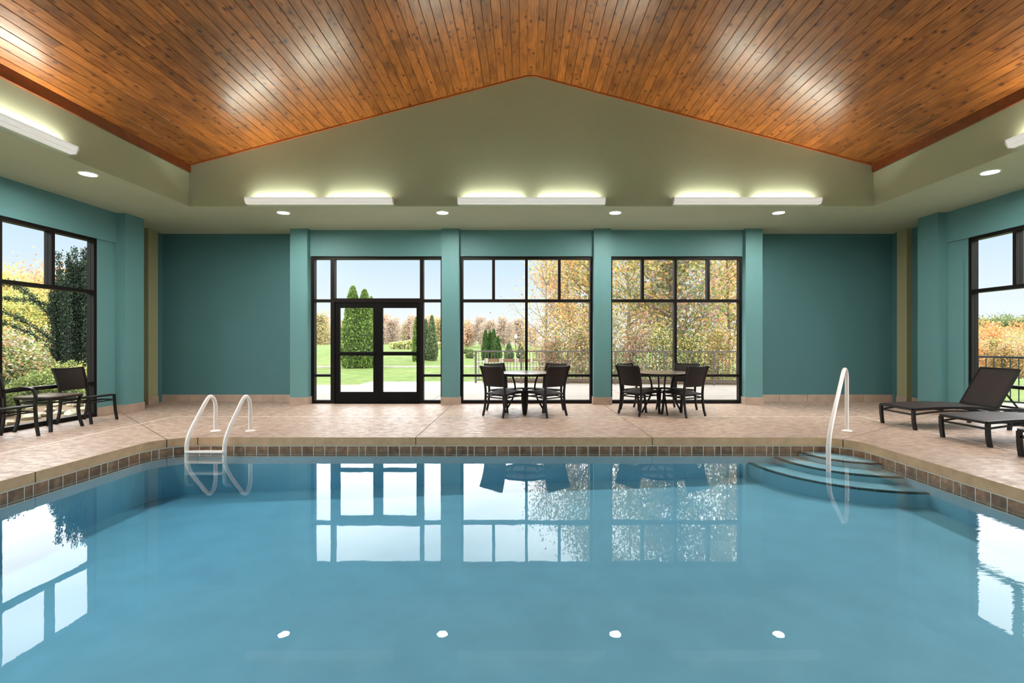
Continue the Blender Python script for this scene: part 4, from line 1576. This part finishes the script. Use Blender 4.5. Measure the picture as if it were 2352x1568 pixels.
leafy('autumn_tree', (7.9, 18.6, -0.6), 8.6, 2.6, 38, 13000, 0.11, [YEL, GOLD, LGRN, ORA, PINK, GRN], [3.5, 3, 2.5, 1.5, 1, 1.5], 'bright yellow autumn tree at the right side of the rightmost far window', group=GA, seed=6, first=0.1)
leafy('autumn_tree', (2.2, 23.0, -0.8), 6.4, 2.6, 28, 6000, 0.12, [ORA, GOLD, PINK, BRN, OLV], [3, 3, 2, 1.5, 2], 'orange tree farther behind the golden green one', group=GA, seed=7, first=0.1)
leafy('autumn_tree', (6.6, 24.0, -0.8), 9.0, 3.2, 30, 7000, 0.14, [GOLD, ORA, OLV, TAN, YEL], [3, 2, 2, 1.5, 2], 'broad gold tree farther behind the sweetgum', group=GA, seed=8, first=0.1)
leafy('autumn_tree', (10.2, 22.5, -1.0), 8.5, 3.0, 30, 6000, 0.14, [YEL, GOLD, ORA, GRN], [3, 3, 2, 2], 'gold tree farther behind at the right end of the railing', group=GA, seed=9, first=0.1)
GS = 'shrubs behind the patio railing'
shr = [(1.0, 17.2, 1.5, [PINK, BRN, OLV, ORA, GRN], 'reddish shrub behind the railing beside the slender tree'),
       (2.05, 16.7, 1.9, [OLV, GRN, PINK, TAN, GOLD], 'olive and pink shrub behind the railing, left of the pale one'),
       (2.95, 16.9, 2.5, [PALE, LGRN, PALE, GRN, TAN], 'pale whitish green shrub behind the railing'),
       (3.75, 16.6, 1.7, [PINK, OLV, TAN, GRN, ORA], 'pinkish shrub behind the railing and column'),
       (4.6, 16.2, 1.9, [LGRN, GRN, OLV, PALE, YEL], 'fresh green shrub behind the railing at the right table'),
       (5.5, 16.1, 1.5, [GRN, DGRN, YEL, LGRN, OLV], 'dark green shrub behind the railing at the right table'),
       (6.45, 16.0, 1.8, [OLV, YEL, GRN, ORA, TAN], 'olive yellow shrub behind the right part of the railing'),
       (7.5, 15.9, 1.7, [GRN, YEL, OLV, GOLD, LGRN], 'yellow speckled shrub at the right end of the railing')]
for i, (x, y, h, pal, lab) in enumerate(shr):
    leafy('shrub', (x, y, -0.25), h, 0.85, 20, 2600, 0.085, pal, [2, 2, 2, 1.5, 1.5], lab, 'shrub', GS, bark='dark_bark', sigma=0.2, first=0.05, up=0.9, r0=0.025, seed=30 + i)


# ---- clipped columnar conifers
def conifer(name, loc, h, r, label, pal, tips=1, n=5200, size=0.10, group=None, seed=1):
    rnd = random.Random(seed)
    z0 = gz1(loc[0], loc[1])
    t = thing(name, label, 'conifer', (loc[0], loc[1], z0), 0, group)
    spikes = [(0, 0, 1.0, 1.0)] if tips == 1 else [(rnd.uniform(-.5, .5) * r * 0.9, rnd.uniform(-.3, .3) * r, rnd.uniform(0.86, 1.0), 0.62) for _ in range(tips)]
    if tips == 2:
        spikes = [(-0.30 * r, 0, 1.0, 0.80), (0.36 * r, 0.1 * r, 0.96, 0.78)]
    core = MB()
    Cs, Ns = [], []
    for (sx, sy, sh, sr) in spikes:
        H, R = h * sh, r * sr

        def rad(f):
            return R * (0.62 + 0.38 * min(1, f * 5)) * (max(0.0, 1 - f) ** 0.55) * (1.06 if f < .6 else 1)
        prof = [(rad(f) * 0.80, H * f) for f in (0.02, 0.1, 0.25, 0.4, 0.55, 0.7, 0.82, 0.92)] + [(0.001, H * 0.965)]
        core.lathe(prof, 12, (sx, sy, 0))
        k = n // len(spikes)
        f = RNG.random(k) ** 1.15
        f = 0.01 + 0.985 * f
        a = RNG.random(k) * 2 * PI
        rr = np.array([rad(q) for q in f]) * (0.86 + 0.2 * RNG.random(k)) * (1 + 0.06 * np.sin(a * 7 + f * 9))
        Cs.append(np.stack([sx + rr * np.cos(a), sy + rr * np.sin(a), H * f], 1))
        Ns.append(np.stack([np.cos(a) * 0.5, np.sin(a) * 0.5, np.full(k, 1.3)], 1))
    core.build('core', 'conifer_core', t)
    MB().tube([(0, 0, -0.05), (0, 0, h * 0.3)], 0.05, 6).build('stem', 'bark', t)
    C, N_ = np.concatenate(Cs), np.concatenate(Ns)
    f_ = link('foliage', leaf_mesh('foliage', C, size * RNG.uniform(0.7, 1.3, len(C)), pick(pal, [3, 2, 1], len(C), 0.25), droop=N_), t)
    f_['kind'] = 'stuff'
    return t


simple('conifer_core', lin(62, 74, 44), 0.95, vary=0.3, vscale=8)
GC = 'columnar conifers on the lawn'
G1 = [(112, 136, 66), (136, 158, 84), (90, 116, 58)]
G2 = [(112, 128, 92), (132, 146, 106), (90, 108, 76)]
conifer('arborvitae', (-8.55, 25.0), 4.25, 0.88, 'big bright green arborvitae with two tips behind the left door', G1, 2, 9000, 0.13, GC, 3)
conifer('arborvitae', (-9.6, 27.5), 3.6, 0.5, 'narrow arborvitae half hidden at the left of the big one', G1, 1, 3000, 0.12, GC, 5)
conifer('arborvitae', (-8.55, 27.2), 3.9, 0.55, 'narrow arborvitae half hidden at the right of the big one', G2, 1, 3000, 0.12, GC, 6)
conifer('arborvitae', (-6.05, 32.0), 3.0, 0.42, 'narrow grey green arborvitae in the right sidelight of the doors', G2, 1, 3000, 0.11, GC, 7)
conifer('arborvitae', (-6.55, 32.4), 2.75, 0.36, 'narrow arborvitae beside the one in the right sidelight', G2, 1, 2500, 0.11, GC, 8)
conifer('arborvitae', (-6.86, 31.0), 2.85, 0.30, 'slim bright arborvitae at the right edge of the right door', G1, 1, 2000, 0.11, GC, 9)
for i, (dx, dh, lab) in enumerate(((-0.26, 2.2, 'left stem of the arborvitae clump seen through the middle window'), (0.06, 2.1, 'middle stem of the arborvitae clump seen through the middle window'),
                                   (0.34, 2.28, 'tall right stem of the arborvitae clump seen through the middle window'), (0.62, 1.75, 'short outer stem of the arborvitae clump seen through the middle window'))):
    conifer('arborvitae', (-2.48 + dx, 35.0 + 0.25 * (i % 2)), dh, 0.34, lab, [(74, 106, 54), (96, 122, 62), (60, 88, 46)], 1, 1500, 0.11, GC, 20 + i)
conifer('arborvitae', (-1.15, 38.5), 1.25, 0.42, 'low clipped arborvitae beyond the railing near the lamp post', G2, 1, 1200, 0.12, GC, 31)
conifer('arborvitae', (-0.2, 38.8), 1.2, 0.4, 'low clipped arborvitae beyond the railing behind the mullion', G2, 1, 1200, 0.12, GC, 32)


def bush(name, loc, r, h, pal, wts, label, n=1500, size=0.09, cat='shrub', group=None, z=None):
    z0 = gz1(loc[0], loc[1]) if z is None else z
    t = thing(name, label, cat, (loc[0], loc[1], z0), 0, group)
    a = RNG.random(n) * 2 * PI
    u = RNG.random(n)
    rr = np.sqrt(u) * r * (1 + 0.12 * np.sin(3 * a + 1) + 0.08 * np.sin(7 * a))
    top = h * np.sqrt(np.clip(1 - (rr / (r * 1.15)) ** 2, 0.02, 1)) * (1 + 0.1 * np.sin(9 * rr / r + 3 * a))
    C = np.stack([rr * np.cos(a), rr * np.sin(a), top * (0.55 + 0.45 * RNG.random(n))], 1)
    rndb = random.Random(int(n + 1000 * r))
    mb = MB()
    for k in range(9):
        b_ = k * 0.7
        mb.tube([(0, 0, -0.03), (0.3 * r * math.cos(b_), 0.3 * r * math.sin(b_), 0.35 * h), (0.6 * r * math.cos(b_), 0.6 * r * math.sin(b_), 0.68 * h)], 0.02, 4, (0, 0, 1), [1, .7, .4])
    mb.build('stems', 'dark_bark', t)
    core = MB().lathe([(r * 0.78, 0.0), (r * 0.80, h * 0.25), (r * 0.62, h * 0.55), (r * 0.3, h * 0.74), (0.001, h * 0.78)], 12)
    core.build('core', 'conifer_core', t)
    f_ = link('foliage', leaf_mesh('foliage', C, size * RNG.uniform(0.7, 1.3, n), pick(pal, wts, n, 0.22), flat=0.6), t)
    f_['kind'] = 'stuff'
    return t


bush('low_shrub', (-4.0, 36.0), 0.36, 0.45, [OLV, GRN, DGRN], [2, 2, 2], 'small round shrub on the mound seen through the middle window', 700, 0.08)
bush('low_shrub', (-4.9, 41.5), 0.8, 0.42, [DGRN, GRN, OLV], [3, 2, 1], 'dark low shrub on the crest of the mound', 900, 0.12)
# tall grasses on the mound
GT = 'tall grass tufts on the mound'
for i in range(9):
    x = -11.6 + 0.48 * i
    y = 43.2 + 0.35 * ((i * 7) % 3)
    t = thing('tall_grass', 'tuft of pale tall grass on the mound seen through the right door', 'grass', (x, y, gz1(x, y)), 0, GT)
    n = 420
    a = RNG.random(n) * 2 * PI
    rr = RNG.random(n) * 0.38
    C = np.stack([rr * np.cos(a), rr * np.sin(a) * 0.7, 0.1 + RNG.random(n) * (0.5 + 0.2 * ((i * 5) % 4) / 3)], 1)
    f_ = link('blades', leaf_mesh('blades', C, RNG.uniform(0.16, 0.3, n), pick([(222, 216, 140), PALE, LGRN], [3, 2, 2], n), droop=np.tile(np.array([[0, 0, 3.0]]), (n, 1))), t)
    f_['kind'] = 'stuff'

# ---- far woods: a few tree kinds, copied
GF = 'far woods behind the lawn'


def far_proto(h, spread, nb, nleaf, size, pal, wts, bark, seed):
    rnd = random.Random(seed)
    mb, tw = branchy(h, spread, nb, rnd, 0, 0.18, 1.0, 0.12)
    tm = mb.mesh('trunk', bark)
    P_ = np.array([tuple(q[0]) for q in tw])
    idx = RNG.integers(0, len(P_), nleaf)
    C = P_[idx] + RNG.normal(0, 0.55, (nleaf, 3))
    bh = pick(pal, wts, len(P_), 0.12)
    cl = np.where(RNG.random((nleaf, 1)) < 0.6, bh[idx], pick(pal, wts, nleaf))
    return tm, leaf_mesh('foliage', C, size * RNG.uniform(0.6, 1.3, nleaf), cl)


FAR = [(far_proto(8.5, 2.8, 24, 2600, 0.46, [TAN, (176, 160, 150), (196, 172, 152)], [3, 2, 2], 'pale_bark', 61), 'thin tan late-autumn tree in the far woods behind the lawn'),
       (far_proto(8.0, 3.0, 24, 3000, 0.46, [(190, 176, 132), (158, 156, 122), (204, 180, 128)], [2, 2, 2], 'bark', 62), 'olive gold tree in the far woods behind the lawn'),
       (far_proto(7.5, 2.8, 22, 2600, 0.46, [(204, 160, 130), (206, 172, 144), TAN], [2, 2, 2], 'bark', 63), 'orange tree in the far woods behind the lawn'),
       (far_proto(9.0, 2.4, 22, 1500, 0.36, [TAN, (190, 170, 160), BRN], [2, 2, 2], 'pale_bark', 64), 'nearly bare pale tree in the far woods behind the lawn')]


def far_tree(x, y, k, sc, z=None, label=None, group=GF, protos=None):
    (tm, fm), lab = (protos or FAR)[k]
    t = thing('woodland_tree', label or lab, 'tree', (x, y, gz1(x, y) - 0.1 if z is None else z), random.uniform(0, 6.28), group)
    t.scale = (sc, sc, sc)
    link('trunk', tm, t)
    link('foliage', fm, t)['kind'] = 'stuff'
    return t


rnd = random.Random(77)
for i in range(62):
    f = i / 61
    px = 700 + 530 * f + rnd.uniform(-9, 9)
    Y = rnd.uniform(105, 150)
    X = (px - 1202) / F * Y
    k = rnd.choice([0, 0, 1, 2, 3]) if px < 1010 else rnd.choice([0, 3, 3, 0, 1, 2])
    ztop = 1.3 + (784 - rnd.uniform(728, 752)) / F * Y
    zb = -1.0
    hh = [8.5, 8.0, 7.5, 9.0][k] * 1.04
    far_tree(X, Y, k, (ztop - zb) / hh, zb)
# round-topped bigger tree left
far_tree((735 - 1202) / F * 95, 95, 1, 0.86, -0.8, 'round-topped tree rising above the far woods in the left sidelight', None)

# right side: wooded valley beyond the terrace railing
GR = 'autumn woods beyond the right window'
RT = [(far_proto(7.0, 3.2, 24, 2400, 0.34, [(196, 166, 112), (190, 168, 126), TAN], [3, 2, 1], 'bark', 71), 'golden tree in the woods beyond the right window'),
      (far_proto(7.0, 3.2, 24, 2400, 0.34, [(206, 140, 92), (210, 152, 104), (196, 160, 110)], [3, 2, 1], 'bark', 72), 'orange tree in the woods beyond the right window'),
      (far_proto(7.0, 3.2, 24, 2400, 0.34, [OLV, (150, 150, 96), GOLD], [3, 2, 1], 'dark_bark', 73), 'olive green tree in the woods beyond the right window'),
      (far_proto(8.0, 3.4, 26, 2600, 0.5, [(112, 126, 84), (128, 140, 96), OLV], [3, 2, 1], 'dark_bark', 74), 'dark green tree on the far ridge beyond the right window')]
for i in range(30):
    px = 2205 + 175 * ((i * 0.618) % 1)
    row = i % 3
    Y = [52, 62, 74][row] + rnd.uniform(-3, 3)
    X = (px - 1202) / F * Y
    ytop = [784, 772, 758][row] + rnd.uniform(-8, 8)
    zt = 1.3 + (784 - ytop) / F * Y
    zb = gz1(X, Y) - 0.4
    far_tree(X, Y, rnd.choice([0, 0, 1, 2]), (zt - zb) / 7.3, zb, None, GR, RT)
for i in range(16):
    px = 2190 + 190 * i / 15
    Y = 150 + rnd.uniform(-8, 8)
    X = (px - 1202) / F * Y
    zt = 1.3 + (784 - rnd.uniform(735, 741)) / F * Y
    far_tree(X, Y, 3, (zt + 4.5) / 8.3, -4.5, None, GR, RT)

# ---- lamp post, timber rail
lp = thing('lamp_post', 'white globe lamp on a dark post beyond the railing', 'lamp post', (-1.38, 90, -0.9))
MB().tube([(0, 0, 0), (0, 0, 2.75)], 0.07, 8).build('pole', 'black_metal', lp)
MB().lathe([(0.001, 2.72), (0.16, 2.78), (0.26, 3.0), (0.26, 3.22), (0.16, 3.42), (0.05, 3.5), (0.04, 3.62), (0.001, 3.66)], 12).build('globe', 'lamp_glass_white', lp, True)
tr_ = thing('timber_rail', 'low brown timber rail on stone posts beyond the railing', 'fence', (-1.6, 30.5, gz1(-1.6, 30.5)))
for i in range(4):
    MB().box(-0.85 + 0.95 * i, -0.60 + 0.95 * i, -0.12, 0.12, -0.05, 0.30).build('post', 'stone_post', tr_)
for i in range(3):
    MB().box(-0.60 + 0.95 * i, 0.10 + 0.95 * i, -0.06, 0.06, 0.08, 0.27).build('beam', 'timber', tr_)
structure(MB().box(-3.2, 3.0, 31.5, 33.0, -0.3, -0.035).build('garden_road', 'path_concrete'), 'pale paved strip behind the timber rail')

# ---- garden outside the left window
bed = MB().box(-14.5, -7.75, 5.0, 14.2, -0.25, -0.045).build('planting_bed', 'mulch')
structure(bed, 'brown mulch bed outside the left window')
rk = []
for k in range(5):
    rr_ = random.Random(90 + k)
    mb = MB()
    vs, fs = [], []
    nl, nr = 8, 5
    for j in range(nr + 1):
        th = PI * j / nr
        for i in range(nl):
            a = 2 * PI * i / nl
            q = 1 + rr_.uniform(-0.14, 0.14)
            vs.append((math.sin(th) * math.cos(a) * 0.16 * q, math.sin(th) * math.sin(a) * 0.11 * q, math.cos(th) * 0.06 * q))
    for j in range(nr):
        for i in range(nl):
            i2 = (i + 1) % nl
            fs.append((j * nl + i, (j + 1) * nl + i, (j + 1) * nl + i2, j * nl + i2))
    mb.add(vs, fs)
    rk.append(mb.mesh('river_rock', 'rock', True))
rr_ = random.Random(12)
spots = []
while len(spots) < 70:
    q = (rr_.uniform(-10.7, -8.0), rr_.uniform(7.0, 11.8))
    if all(math.dist(q, z_) > 0.27 for z_ in spots):
        spots.append(q)
for i, (x, y) in enumerate(spots):
    o_ = link('river_rock', rk[i % 5], None, loc=(x, y, -0.045 + rr_.uniform(0.02, 0.05)))
    o_.rotation_euler = (rr_.uniform(-.2, .2), rr_.uniform(-.2, .2), rr_.uniform(0, 6.28))
    s_ = rr_.uniform(0.7, 1.1)
    o_.scale = (s_, s_, s_)
    tag(o_, 'pale rounded rock in the bed outside the left window', 'rock', 'rocks outside the left window')

# upright dark yew-like evergreen with long arms
ey = thing('columnar_evergreen', 'tall dark upright evergreen just outside the left window', 'conifer', (-12.0, 12.85, -0.05))
rr_ = random.Random(44)
mb = MB()
Cl = []
Nl = []
for i in range(30):
    a = rr_.uniform(0, 2 * PI)
    r0 = rr_.uniform(0.0, 0.30)
    h = rr_.uniform(2.6, 3.9)
    lean = rr_.uniform(0.02, 0.24)
    pts = [Vector((r0 * 0.4 * math.cos(a), r0 * 0.4 * math.sin(a), 0.0))]
    for q in range(1, 6):
        pts.append(Vector(((r0 + lean * q / 5) * math.cos(a), (r0 + lean * q / 5) * math.sin(a), h * q / 5)))
    mb.tube(pts, 0.022, 4, (1, 0, 0), [1, .9, .8, .6, .45, .25])
    n = 1600
    f = RNG.random(n) ** 0.85
    P_ = np.array([tuple(p_) for p_ in pts])
    fi = f * 5
    i0_ = np.minimum(fi.astype(int), 4)
    C = P_[i0_] + (P_[i0_ + 1] - P_[i0_]) * (fi - i0_)[:, None]
    C = C + RNG.normal(0, 0.058, (n, 3)) * (1.1 - 0.45 * f)[:, None]
    Cl.append(C)
    Nl.append(np.tile(np.array([[0.3 * math.cos(a), 0.3 * math.sin(a), 0.9]]), (n, 1)))
# long arms stretching to the left of the picture
for (z0, pts_) in ((2.0, [(-0.3, -0.1, 1.25), (-0.7, -0.35, 1.75), (-1.3, -0.6, 2.15), (-2.2, -0.9, 2.35)]),
                   (1.2, [(-0.2, -0.1, 1.6), (-0.55, -0.3, 2.3), (-0.9, -0.5, 2.75), (-1.25, -0.7, 2.85)]),
                   (1.2, [(-0.25, -0.05, 1.9), (-0.6, -0.2, 2.35), (-1.3, -0.4, 2.45), (-2.3, -0.6, 2.55)]),
                   (0.8, [(-0.2, -0.2, 0.9), (-0.6, -0.4, 1.5), (-1.2, -0.7, 1.85), (-2.1, -1.0, 2.0)])):
    pp = smooth_path([(0, 0, 0.6)] + pts_, 4)
    mb.tube(pp, 0.02, 4, (0, 0, 1), [1 - 0.75 * i / (len(pp) - 1) for i in range(len(pp))])
    P_ = np.array([tuple(p_) for p_ in pp])
    n = 900
    f = 0.3 + 0.7 * RNG.random(n)
    fi = f * (len(pp) - 1)
    i0_ = np.minimum(fi.astype(int), len(pp) - 2)
    C = P_[i0_] + (P_[i0_ + 1] - P_[i0_]) * (fi - i0_)[:, None] + RNG.normal(0, 0.045, (n, 3))
    Cl.append(C)
    Nl.append(np.tile(np.array([[-0.6, -0.2, 0.5]]), (n, 1)))
mb.build('stems', 'dark_bark', ey)
C = np.concatenate(Cl)
f_ = link('foliage', leaf_mesh('foliage', C, 0.05 * RNG.uniform(0.7, 1.3, len(C)), pick([(58, 72, 58), (92, 104, 86), (44, 56, 46)], [3, 2, 2], len(C), 0.25), droop=np.concatenate(Nl) * 1.5), ey)
f_['kind'] = 'stuff'

bush('flowering_shrub', (-12.2, 11.35), 0.95, 1.55, [LGRN, PALE, ORA, GRN, PINK], [4, 3, 1.5, 3, 1], 'mottled shrub with orange and pink specks outside the left window', 7000, 0.075, z=-0.05)
bush('flowering_shrub', (-13.5, 13.1), 1.1, 1.75, [PALE, LGRN, GOLD, ORA, GRN], [3, 4, 2, 1.5, 2], 'pale green shrub with gold leaves behind the mottled one', 5000, 0.08, z=-0.05)
bush('boxwood', (-10.4, 10.55), 0.62, 0.72, [GRN, LGRN, DGRN], [3, 2, 1], 'low fresh green shrub near the left window pane', 3800, 0.06, z=-0.05)
bush('boxwood', (-11.2, 11.9), 0.7, 0.85, [GRN, LGRN, YEL], [3, 3, 1], 'low yellow green shrub at the foot of the dark evergreen', 3800, 0.06, z=-0.05)
bush('boxwood', (-9.6, 8.6), 0.5, 0.55, [GRN, OLV, DGRN], [3, 2, 1], 'low dark green shrub close behind the left side table', 2500, 0.06, z=-0.05)
GLT = 'autumn trees beyond the left garden'
leafy('garden_tree', (-22.9, 21.4), 3.9, 2.2, 30, 14000, 0.11, [YEL, GOLD, LGRN], [4, 2, 1], 'bright yellow tree at the left edge of the left window', group=GLT, seed=51, sigma=0.5, first=0.08)
leafy('garden_tree', (-19.6, 18.8), 2.6, 2.0, 30, 13000, 0.10, [LGRN, YEL, GRN], [4, 3, 1], 'yellow green tree behind the shrubs of the left garden', group=GLT, seed=52, sigma=0.5, first=0.08)
leafy('garden_tree', (-23.2, 23.6), 4.0, 2.4, 30, 13000, 0.12, [(202, 136, 108), ORA, (188, 112, 92), PINK], [4, 2, 2, 2], 'russet red tree behind the dark evergreen arms', group=GLT, seed=53, sigma=0.5, first=0.08)
leafy('garden_tree', (-24.8, 27.5), 4.4, 2.6, 30, 11000, 0.13, [ORA, YEL, GOLD], [3, 3, 2], 'orange yellow tree behind the russet one', group=GLT, seed=54, sigma=0.55, first=0.08)
leafy('garden_tree', (-33.0, 29.0), 4.4, 3.0, 30, 11000, 0.14, [GRN, LGRN, OLV], [3, 3, 1], 'green tree farthest back in the left garden', group=GLT, seed=55, sigma=0.55, first=0.08)
leafy('garden_tree', (-22.5, 28.5), 3.6, 2.4, 26, 5000, 0.18, [GOLD, YEL, TAN], [3, 3, 1], 'low gold tree showing behind the dark evergreen', group=GLT, seed=56, sigma=0.5, first=0.08)
